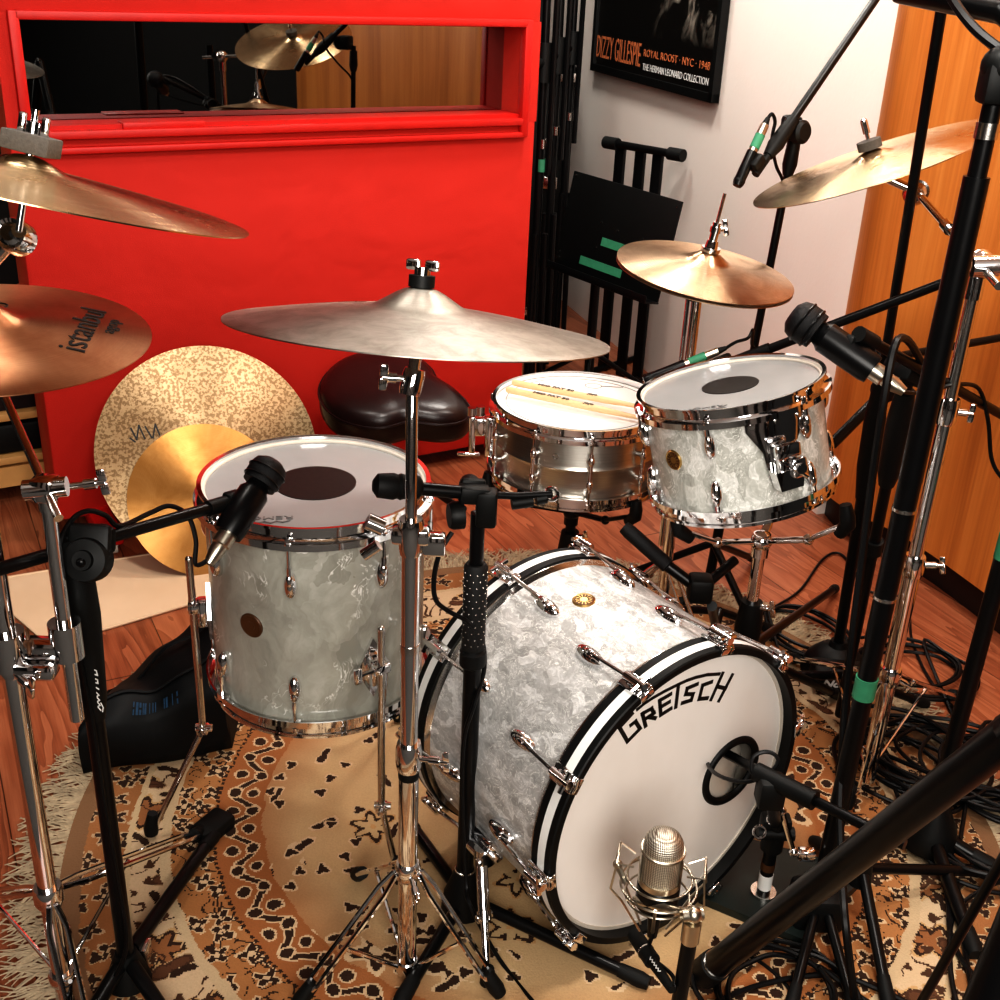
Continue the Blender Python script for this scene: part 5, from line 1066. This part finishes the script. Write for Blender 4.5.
# its short stand
sb = F(684, 1010); sb.z = 0; js = D(693, 918, 1.15); sd = thing('microphone_stand', 'short black stand carrying the silver condenser microphone', 'microphone stand', (js.x - .01, js.y - .02, 0)); jb0 = V((js.x - .01, js.y - .02, 0))
tubes(sd, 'post', 'black_metal', [[zc(jb0, .03), js - V((0, 0, .03))]], .0105, 14)
mb = MB().tube([js - V((0, 0, .04)), js - V((0, 0, .005))], .0125, 16).ball(js + V((0, 0, .006)), .012).cyl(js + V((-.016, -.003, .006)), js + V((.012, .003, .006)), .009, 12).tube([js + V((0, 0, .006)), X @ V((.030, .012, .012))], .0065, 10).tube([X @ V((.045, .012, .04)), X @ V((.058, .004, .062))], .004, 8).ball(X @ V((.058, .004, .062)), .007); mb.build('swivel_joint', 'silver', sd, world=True)
MB().tube([zc(jb0, 0), zc(jb0, .012), zc(jb0, .03), zc(jb0, .04)], [.07, .07, .05, .014], 28).build('round_base', 'black_matte', sd, world=True)
ca0, ca1 = D(634, 934, 1.24), D(672, 990, 1.13)
mb_x = thing('cable_plug', 'black cable connector hanging in front of the silver microphone', 'connector', ca0); MB().tube([ca0, ca0.lerp(ca1, .5)], [.011, .012], 14).tube([ca0.lerp(ca1, .5), ca1], [.0085, .006], 12).build('plug_body', 'rubber', mb_x, world=True)
MB().tube([ca0.lerp(ca1, .32), ca0.lerp(ca1, .34)], .0128, 14).build('plug_ring', 'chrome_worn', mb_x, world=True)
lt = MB(); cdx = (ca1 - ca0).normalized(); zz_ = (CAM - ca0).normalized(); yy = zz_.cross(cdx).normalized(); zz_ = cdx.cross(yy); strokes(lt, [[(-.014 + .003 * i, .0015 * (-1) ** i) for i in range(11)]], .0012, frame(ca0.lerp(ca1, .62) + zz_ * .0085, cdx, yy, zz_)); lt.build('lettering', 'white_ink', mb_x, world=True)
cable('microphone_cable', 'thin black cable looping on the rug below the silver microphone', [X @ V((0, 0, -.056)), X @ V((.0, .0, -.09)), D(672, 975, 1.16), D(676, 992, 1.15), F(688, 985, .006), F(698, 962, .006), F(728, 950, .006), F(760, 962, .006), F(790, 990, .006), F(800, 1020, .006)], .003)

# ---- kick drum microphone boom and heavy base
kA, kB, kC, kD_ = D(716, 748, 1.58), D(765, 776, 1.365), D(815, 801, 1.31), D(905, 845, 1.22)
pl_ = thing('microphone_stand', 'low microphone stand with heavy dark plate base beside the bass drum', 'microphone stand', (.46, 1.36, 0))
q = [F(698, 905), F(800, 948), F(868, 880), F(745, 846)]; mb = MB(); mb.add([p + V((0, 0, .0005)) for p in q] + [p + V((0, 0, .020)) for p in q], [(0, 1, 2, 3), (4, 5, 6, 7), (0, 1, 5, 4), (1, 2, 6, 5), (2, 3, 7, 6), (3, 0, 4, 7)]); mb.build('plate_base', simple('dark_green_iron', (.018, .026, .024), .35, 0, .4, 25), pl_, world=True)
st0 = F(763, 893, .02); st1 = zc(st0, .17); MB().tube([st0, st0 + V((0, 0, .006))], .022, 20).build('base_flange', 'chrome_worn', pl_, world=True); tubes(pl_, 'stub_post', 'black_metal', [[st0, st1]], .0115, 14)
tag(MB().tube([st0 + V((0, 0, .014)), st0 + V((0, 0, .045))], .0121, 14).build('tape_band', 'white_ink', pl_, world=True), 'white tape band'); MB().tube([st0 + V((0, 0, .055)), st0 + V((0, 0, .07))], .0122, 14).build('color_band', 'brown_dark', pl_, world=True)
kj = kB.lerp(kC, .15) + V((0, 0, -.02)); mb = MB().tube([st1 - V((0, 0, .05)), st1 + V((0, 0, .012))], .019, 14).box(st1 + V((0, 0, .0)), (.05, .03, .035), b=.006).cyl(st1 + V((-.03, -.01, -.01)), st1 + V((.03, -.01, -.01)), .012, 12); cc = mb.build('clutch', 'black_matte', pl_, world=True)
mb = MB().tube([st1 + V((.0, -.02, .045)), st1 + V((.028, -.03, -.03))], .005, 8).ball(st1 + V((.0, -.02, .045)), .008).ball(st1 + V((.028, -.03, -.03)), .009).torus(.010, .0026, zframe(st1 + V((-.03, -.02, -.0)), -FW), 18, 6).torus(.009, .0026, zframe(st1 + V((-.012, -.022, .03)), -FW), 18, 6).box(st1 + V((.05, -.03, -.034)), (.03, .02, .02), b=.005); mb.build('clutch_lever', 'chrome', cc, world=True)
tubes(pl_, 'riser', 'black_metal', [[st1, kj]], .010, 12); MB().box(kj, (.04, .04, .05), b=.008).build('boom_clutch', 'black_matte', pl_, world=True)
kd_ = (kC - kB).normalized(); tubes(pl_, 'boom_sleeve', 'black_matte', [[kB - kd_ * .015, kC]], .0145, 16); tubes(pl_, 'boom', 'black_metal', [[kA, kC.lerp(kD_, 0), kD_]], .0078, 12)
kmi = V(kA) + (kA - kB).normalized() * .02
km = thing('kick_microphone', 'black microphone poking through the port of the bass drum', 'microphone', kmi); din = (kA - kB).normalized(); MB().tube([kmi, kmi + din * .03, kmi + din * .06, kmi + din * .07], [.010, .014, .016, .010], 18).build('body', 'black_metal', km, world=True); MB().tube([kmi - din * .03, kmi], .0095, 12).build('mic_clip', 'black_matte', km, world=True)
cable('microphone_cable', 'black cable coiled once round the boom at the bass drum port', [kmi + din * .01, D(708, 764, 1.50), D(720, 776, 1.42), D(745, 782, 1.375), D(766, 775, 1.37), D(778, 763, 1.375), D(774, 754, 1.385), D(763, 752, 1.39), D(753, 758, 1.385), D(752, 772, 1.37), D(764, 787, 1.36), D(776, 800, 1.35), D(782, 812, 1.34)], .0032)

# ---- microphone over the rack tom + stand
m2, X = dyn_mic('tom_microphone', 'black microphone with round grille reaching over the small rack tom', D(803, 322, 1.70), D(893, 384, 1.63), .031, .024, .052)
pb4 = F(838, 722); pb4.z = 0; s6 = thing('microphone_stand', 'black boom stand holding the microphone over the small rack tom', 'microphone stand', pb4)
p4t = D(908, 378, 1.80); tubes(s6, 'pole', 'black_metal', [[zc(pb4, .02), p4t]], .0105, 14)
ax4 = (p4t - zc(pb4, .02)).normalized(); q4 = lambda t: zc(pb4, .02).lerp(p4t, t)
MB().tube([q4(.74), q4(.77), q4(.90), q4(.97)], [.014, .019, .021, .016], 16).build('grip', 'black_matte', s6, world=True); MB().tube([q4(.55), q4(.585)], .0165, 14).build('height_collar', 'black_matte', s6, world=True)
e4, f4 = D(862, 336, 1.66), D(1004, 416, 1.92); d4 = (f4 - e4).normalized(); tubes(s6, 'boom', 'black_metal', [[e4, f4]], .0085, 12); clutch_block(s6, p4t + V((0, -.01, .012)), d4, s=.034)
MB().tube([e4 - d4 * .01, e4 + d4 * .035], .0125, 12).box((0, 0, 0), (.02, .022, .035), zframe(D(853, 344, 1.665), d4), .006).build('mic_clip', 'black_matte', m2, world=True)
for k in range(3):
    q = .3 + k * 2 * PI / 3; tube_leg(s6, zc(pb4, .12), pb4 + V((.22 * math.cos(q), .22 * math.sin(q), .012)), .0095)
cable('microphone_cable', 'black cable hanging from the rack tom microphone boom at the right edge', [D(893, 386, 1.63), D(905, 392, 1.66), D(930, 392, 1.75), D(952, 385, 1.80), D(978, 388, 1.86), D(988, 420, 1.86), D(992, 460, 1.86), D(1006, 482, 1.84), D(1030, 500, 1.8)], .0036)

# ---- pole with dome base
d1 = F(833, 672); d1.z = 0; s7 = thing('microphone_stand', 'tall thin black stand rising from a round dome base behind the rack tom', 'microphone stand', d1)
MB().lathe([(.0, 0), (.075, 0), (.076, .012), (.066, .038), (.045, .06), (.022, .072), (.018, .085), (0, .085)], 36, Matrix.Translation(d1)).build('dome_base', 'black_matte', s7, world=True)
t7 = D(944, -6, 1.93); tubes(s7, 'lower_tube', 'black_metal', [[zc(d1, .08), zc(d1, .08).lerp(t7, .50)]], .0125, 14); tubes(s7, 'upper_tube', 'black_metal', [[zc(d1, .08).lerp(t7, .50), t7]], .0088, 12)
q7 = lambda t: zc(d1, .08).lerp(t7, t); MB().tube([q7(.30), q7(.36), q7(.44), q7(.50)], [.014, .021, .021, .014], 14).build('grip', 'black_matte', s7, world=True)
j7 = q7(.475); e7 = D(832, 444, 2.18); f7 = D(1010, 336, 2.42); j7b = D(884, 392, 2.28); tubes(s7, 'boom', 'black_metal', [[e7, e7.lerp(j7b, .5), j7b]], [.013, .013, .009] and .0115, 12)
tubes(s7, 'cross_boom', 'black_metal', [[D(866, 362, 2.27), f7]], .0085, 12); clutch_block(s7, D(886, 360, 2.29), (f7 - j7b), s=.034); MB().ball(D(884, 390, 2.28), .028).build('clutch', 'black_matte', s7, world=True)
# loose cable hanging in front of that pole
cable('microphone_cable', 'long black cable hanging straight down along the thin pole right of the rack tom', [D(925, 372, 1.78), D(916, 352, 1.72), D(904, 338, 1.66), D(894, 348, 1.62), D(884, 400, 1.60), D(872, 480, 1.60), D(862, 560, 1.585), D(852, 640, 1.56), D(845, 720, 1.53), D(840, 800, 1.47), D(842, 870, 1.39), D(846, 930, 1.31), F(856, 1010, .008)], .0062, 8)

# ---- large stand with taped ring
p2b = V((.570, 1.49, 0)); s8 = thing('microphone_stand', 'tall black stand with green tape band in the right foreground', 'microphone stand', p2b); t8 = D(1001, 66, 1.50); z8 = zc(p2b, .05); q8 = lambda t: z8.lerp(t8, t)
tubes(s8, 'lower_tube', 'black_metal', [[z8, q8(.40)]], .0150, 16); tubes(s8, 'middle_tube', 'black_metal', [[q8(.38), q8(.60)]], .0160, 16); tubes(s8, 'upper_tube', 'black_metal', [[q8(.58), q8(.78), q8(.9)]], .0165, 16); tubes(s8, 'top_tube', 'black_metal', [[q8(.88), t8]], .0120, 16)
for t in (.435, .545): MB().tube([q8(t), q8(t + .004)], .0172, 18).build('ring', 'chrome_worn', s8, world=True)
MB().tube([q8(.302), q8(.330)], .0172, 18).build('tape_band', 'green_tape', s8, world=True)
MB().tube([q8(.935), q8(.95)], .0145, 18).build('top_ring', 'chrome_worn', s8, world=True); MB().ball(q8(1.0), .024).box(q8(.985), (.04, .04, .05), b=.008).build('clutch', 'black_matte', s8, world=True)
MB().box((p2b.x - .01, p2b.y - .02, .045), (.085, .07, .07), b=.012).build('base_block', 'black_matte', s8, world=True)
for f_ in (F(856, 1030), F(788, 1020), F(868, 858)): tube_leg(s8, zc(p2b, .06), zc(f_, .014), .0085)
tb_ = D(1030, 34, 1.55); tubes(s8, 'boom', 'black_metal', [[D(900, -8, 1.75), D(1003, 12, 1.56), tb_]], .015, 12)
cable('microphone_cable', 'black cable arching across the upper right corner', [D(945, -12, 1.6), D(962, 14, 1.56), D(980, 34, 1.53), D(1004, 52, 1.5), D(1030, 66, 1.47)], .0065)

# ---- right rear stand with cone base
t1b = V((.813, 1.666, 0)); s9 = thing('microphone_stand', 'black stand with wide cone base among the cables at right', 'microphone stand', t1b); t9 = D(1019, 500, 1.66); z9 = zc(t1b, .10)
tubes(s9, 'pole', 'black_metal', [[z9, t9 + (t9 - z9) * .6]], .0145, 14); MB().lathe([(0, .12), (.02, .12), (.026, .10), (.045, .06), (.05, .035), (.05, .02), (0, .02)], 28, Matrix.Translation(t1b)).build('base_cone', 'black_matte', s9, world=True)
MB().tube([z9.lerp(t9, .83), z9.lerp(t9, .90)], .0155, 14).build('tape_band', 'green_tape', s9, world=True)
for f_ in (F(996, 876), F(974, 962), F(858, 838)): tube_leg(s9, zc(t1b, .05), zc(f_, .014), .0125)

# ---- heavy stand at lower right
hA, hB = zc(F(703, 985), .026), D(1012, 733, .985); s10 = thing('heavy_stand', 'thick black stand leg crossing the lower right foreground', 'stand', (hA.x, hA.y, 0)); dh = (hB - hA).normalized()
MB().tube([hA + dh * .03, hB + dh * .25], .0210, 24).build('leg', 'black_metal', s10, world=True); MB().tube([hA - dh * .01, hA, hA + dh * .045], [.020, .0245, .0245], 24).build('rubber_foot', 'rubber', s10, world=True); MB().tube([hA + dh * .045, hA + dh * .05], .0222, 24).build('foot_ring', 'chrome_worn', s10, world=True)
sw = MB()
for t in (.40, .395): 
    p = hA.lerp(hB, t) + (CAM - hA).normalized() * .0210; sw.ball(p, (.006, .006, .006)); break
sw.build('leg_bolt', 'chrome_worn', s10, world=True)
ap = hB + dh * .25; g1 = D(985, 1016, .84); MB().tube([D(1046, 868, .86), g1], .0245, 24).build('leg', 'black_metal', s10, world=True); MB().tube([D(1008, 850, .90), D(916, 1012, .98)], .0055, 10).build('brace', 'black_metal', s10, world=True)
MB().tube([D(1046, 868, .86), ap, hB], .022, 16).build('cross_tube', 'black_metal', s10, world=True)
tripod2 = thing('folding_stand_legs', 'black folded tripod legs standing on the rug in the right foreground', 'stand', zc(F(862, 876), 0)); hc_ = zc(F(862, 876), .05); hc_ = D(862, 868, 1.50)
for f_ in (F(888, 1015), F(992, 877), F(812, 846)): tube_leg(tripod2, hc_, zc(f_, .013), .0095)
MB().tube([hc_ - V((0, 0, .03)), hc_ + V((0, 0, .035))], [.02, .015], 14).build('hub', 'black_matte', tripod2, world=True)

# ---- overhead pencil mic by the hi-hat
ob = F(706, 598); ob.z = 0; s11 = thing('microphone_stand', 'black boom stand against the white wall holding the hi-hat microphone', 'microphone stand', ob); ot = D(796, 132, 2.56)
tubes(s11, 'lower_tube', 'black_metal', [[zc(ob, .02), zc(ob, .02).lerp(ot, .52)]], .0125, 14); tubes(s11, 'upper_tube', 'black_metal', [[zc(ob, .02).lerp(ot, .50), ot]], .0090, 12); qo = lambda t: zc(ob, .02).lerp(ot, t)
MB().tube([qo(.44), qo(.47), qo(.53), qo(.56)], [.014, .020, .020, .013], 14).build('height_clutch', 'black_matte', s11, world=True); MB().tube([qo(.92), qo(.94), qo(.985)], [.011, .016, .014], 14).build('neck', 'black_matte', s11, world=True)
oa, ob2 = D(768, 156, 2.44), D(890, -22, 2.70); od = (ob2 - oa).normalized(); tubes(s11, 'boom', 'black_metal', [[oa, ob2]], .0092, 12); MB().tube([oa + od * .0, oa + od * .03, oa + od * .10], [.011, .017, .014], 12).build('boom_sleeve', 'black_matte', s11, world=True)
kp = D(801, 132, 2.50); MB().lathe([(0, .012), (.018, .012), (.024, .006), (.024, -.012), (0, -.012)], 20, zframe(kp, V((.6, -.8, .1)))).build('clutch_knob', 'black_matte', s11, world=True); MB().box(D(791, 128, 2.54), (.04, .04, .05), b=.008).build('clutch', 'black_matte', s11, world=True)
for k in range(3):
    q = .9 + k * 2 * PI / 3; tube_leg(s11, zc(ob, .16), ob + V((.26 * math.cos(q), .26 * math.sin(q), .012)), .0095)
pm = pencil('pencil_microphone', 'black pencil microphone with green band pointing down at the hi-hat', D(737, 186, 2.40), D(768, 118, 2.46), .0115)
MB().tube([oa - od * .05, oa], .0085, 12).box((0, 0, 0), (.022, .026, .034), zframe(D(757, 163, 2.42), od), .006).build('mic_clip', 'black_matte', pm, world=True)
cable('microphone_cable', 'black cable curling from the hi-hat microphone to its stand', [D(768, 118, 2.46), D(772, 114, 2.46), D(775, 122, 2.47), D(772, 140, 2.48), D(776, 165, 2.52), D(783, 182, 2.55), D(781, 200, 2.57)], .0036)

# ---- pencil mic over the snare side of the rack tom, on the long boom from the right
pm2 = pencil('pencil_microphone', 'black pencil microphone with green tape lying above the far rim of the rack tom', D(644, 381, 2.10), D(726, 348, 2.12), .0105)
la, lb_ = D(735, 362, 2.10), D(1012, 257, 1.95); s12 = thing('boom_arm', 'long black boom arm entering from the right edge over the rack tom', 'boom arm', la)
tubes(s12, 'boom', 'black_metal', [[la, la.lerp(lb_, .3), lb_]], .0088, 12); MB().tube([la, la.lerp(lb_, .14)], .012, 12).build('boom_sleeve', 'black_matte', s12, world=True); MB().box((0, 0, 0), (.022, .024, .04), zframe(D(722, 362, 2.10), lb_ - la), .006).build('mic_clip', 'black_matte', s12, world=True)
cable('microphone_cable', 'black cable leaving the taped pencil microphone toward the white wall', [D(726, 348, 2.12), D(736, 342, 2.12), D(748, 338, 2.13), D(753, 330, 2.15), D(752, 345, 2.2), D(760, 352, 2.2)], .0032)
MB_c = None

# ---- snare-side microphone between the drums
a_, b_ = D(624, 527, 1.93), D(668, 566, 1.88); m3 = thing('snare_microphone', 'black stick microphone between the snare and the bass drum', 'microphone', a_)
MB().tube([a_, a_.lerp(b_, .12), b_], [.0125, .0145, .0145], 16).build('body', 'mesh_black', m3, world=True); MB().tube([b_, D(700, 590, 1.86)], .011, 12).build('connector', 'black_metal', m3, world=True)
ms3 = F(716, 640); ms3.z = 0; s13 = thing('microphone_stand', 'low black stand behind the bass drum holding the stick microphone', 'microphone stand', (ms3.x, ms3.y, 0))
tubes(s13, 'pole', 'black_metal', [[zc(ms3, .02), D(712, 606, 1.88)]], .010, 12); tubes(s13, 'boom', 'black_metal', [[D(690, 598, 1.87), D(735, 560, 1.95)]], .0095, 12); MB().box(D(700, 588, 1.86), (.045, .045, .05), b=.009).build('clutch', 'black_matte', s13, world=True)
for k in range(3):
    q = .2 + k * 2 * PI / 3; tube_leg(s13, zc(ms3, .08), ms3 + V((.16 * math.cos(q), .16 * math.sin(q), .012)), .0095)
sbx = thing('pedal_box', 'small dark box with white letters under the dome base', 'box', zc(F(838, 690), .009)); MB().box((0, 0, .03), (.13, .07, .045), RZ(-.1), .006).build('case', 'black_matte', sbx)
MB().box((0, -.0352, .042), (.125, .002, .014), RZ(-.1)).build('trim_strip', 'box_brown', sbx); text_mb('No', .024, RZ(-.1) @ T(-.026, -.036, .028) @ RX(PI / 2), sx=1.2, shear=.25, bold=.001).build('lettering', 'white_ink', sbx)

# ------------------------------------------------------------------ cables on the floor
def coil(label, px_, py_, rx, ry, loops, seed, z0=.008, tail=None, r=.0042, rot=0.0, name='cable_coil'):
    rr_ = random.Random(seed); c = F(px_, py_); pts = []; n_ = 14 * loops
    for i in range(n_ + 1):
        a = 2 * PI * i / 14 + seed; L_ = i / n_; w_ = 1 + .16 * math.sin(1.7 * i / 14 * 2 * PI * .37 + seed) + rr_.uniform(-.03, .03)
        x_, y_ = rx * w_ * math.cos(a), ry * w_ * math.sin(a); x_, y_ = x_ * math.cos(rot) - y_ * math.sin(rot), x_ * math.sin(rot) + y_ * math.cos(rot)
        pts.append(c + V((x_ + .02 * math.sin(seed + L_ * 5), y_ + .015 * math.cos(seed * 2 + L_ * 4), z0 + r * 1.7 * (i // 14) * .8 + rr_.uniform(0, .003))))
    for t in (tail or []): pts.append(F(t[0], t[1], z0))
    return cable(name, label, pts, r, 5, 'coiled cables on the rug')
coil('black cable coil on the bare wood floor at right', 910, 672, .13, .10, 4, 1.0, .005, [(955, 720), (975, 760)])
coil('loose black cable loop left of the dome base', 808, 640, .085, .12, 3, 2.2, .012, [(790, 690)], rot=.5)
coil('large black cable coil above the thick stand leg at right', 950, 770, .15, .11, 6, 3.1, .014, [(905, 820), (890, 850)], rot=-.3)
coil('black cable coil bunched behind the thick stand leg', 905, 770, .10, .13, 6, 4.4, .016, [(850, 740)], .0045, .6)
coil('black cable coil beside the cone base near the right edge', 985, 850, .11, .12, 6, 5.3, .014, [(960, 905), (950, 960), (958, 1010)])
coil('black cable coil at the bottom edge right of the silver microphone', 778, 1000, .10, .09, 4, 6.7, .012, [(850, 990), (880, 1010)])
coil('black cable coil against the right photo edge', 1000, 790, .12, .12, 5, 7.9, .02, [(960, 840)])
cable('floor_cable', 'thin black cable curving over the wood floor behind the rack tom', [F(776, 606, .006), F(800, 590, .006), F(822, 560, .006), F(838, 553, .006), F(852, 566, .006), F(866, 590, .006), F(905, 600, .006), F(912, 640, .006), F(930, 680, .006), F(958, 712, .006)], .0034)
cable('floor_cable', 'black cable trailing over the rug below the cone base', [F(940, 870, .02), F(948, 900, .02), F(950, 930, .012), F(962, 960, .012), F(985, 985, .012), F(1010, 990, .012)], .0045)
cable('floor_cable', 'black cable crossing the rug between tripod legs at bottom right', [F(700, 1010, .012), F(760, 985, .012), F(830, 975, .012), F(880, 990, .012), F(925, 1012, .012)], .0045)
cable('floor_cable', 'black cable running down the rug in the right foreground', [F(880, 740, .02), F(905, 790, .02), F(935, 850, .03), F(955, 900, .012), F(965, 950, .012), F(975, 1010, .012)], .0045)

# ------------------------------------------------------------------ light
def area(name, loc, target, size, power, col=(1, .955, .89)):
    l = bpy.data.lights.new(name, 'AREA'); l.shape = 'SQUARE'; l.size = size; l.energy = power; l.color = col
    o = bpy.data.objects.new(name, l); COL.objects.link(o); d = V(target) - V(loc); o.matrix_world = Matrix.Translation(V(loc)) @ d.to_track_quat('-Z', 'Y').to_matrix().to_4x4(); return o
area('overhead_light', (.15, 1.15, 2.6), (.1, 1.7, .3), .30, 26)
area('overhead_light', (1.0, 2.1, 2.6), (.6, 2.2, .4), .25, 15)
area('overhead_light', (-.7, 1.9, 2.6), (-.5, 2.4, .3), .30, 9)
area('overhead_light', (.35, 3.2, 2.62), (.75, 3.9, .8), .35, 36)
area('front_fill', (.35, -1.3, 2.0), (.2, 2.0, .6), 1.5, 90)  # soft fill added behind the camera to brighten the drum fronts
area('overhead_light', (-.05, 4.3, 2.6), (.45, 4.7, .9), .35, 18)  # extra lamp added to lift the far end of the white wall
w_ = bpy.data.worlds.new('room_air'); sc.world = w_; w_.use_nodes = True; w_.node_tree.nodes['Background'].inputs[0].default_value = (.9, .85, .8, 1); w_.node_tree.nodes['Background'].inputs[1].default_value = .05
sc.view_settings.view_transform = 'Standard'; sc.view_settings.look = 'High Contrast'; sc.view_settings.exposure = -0.22; sc.view_settings.gamma = 1.0
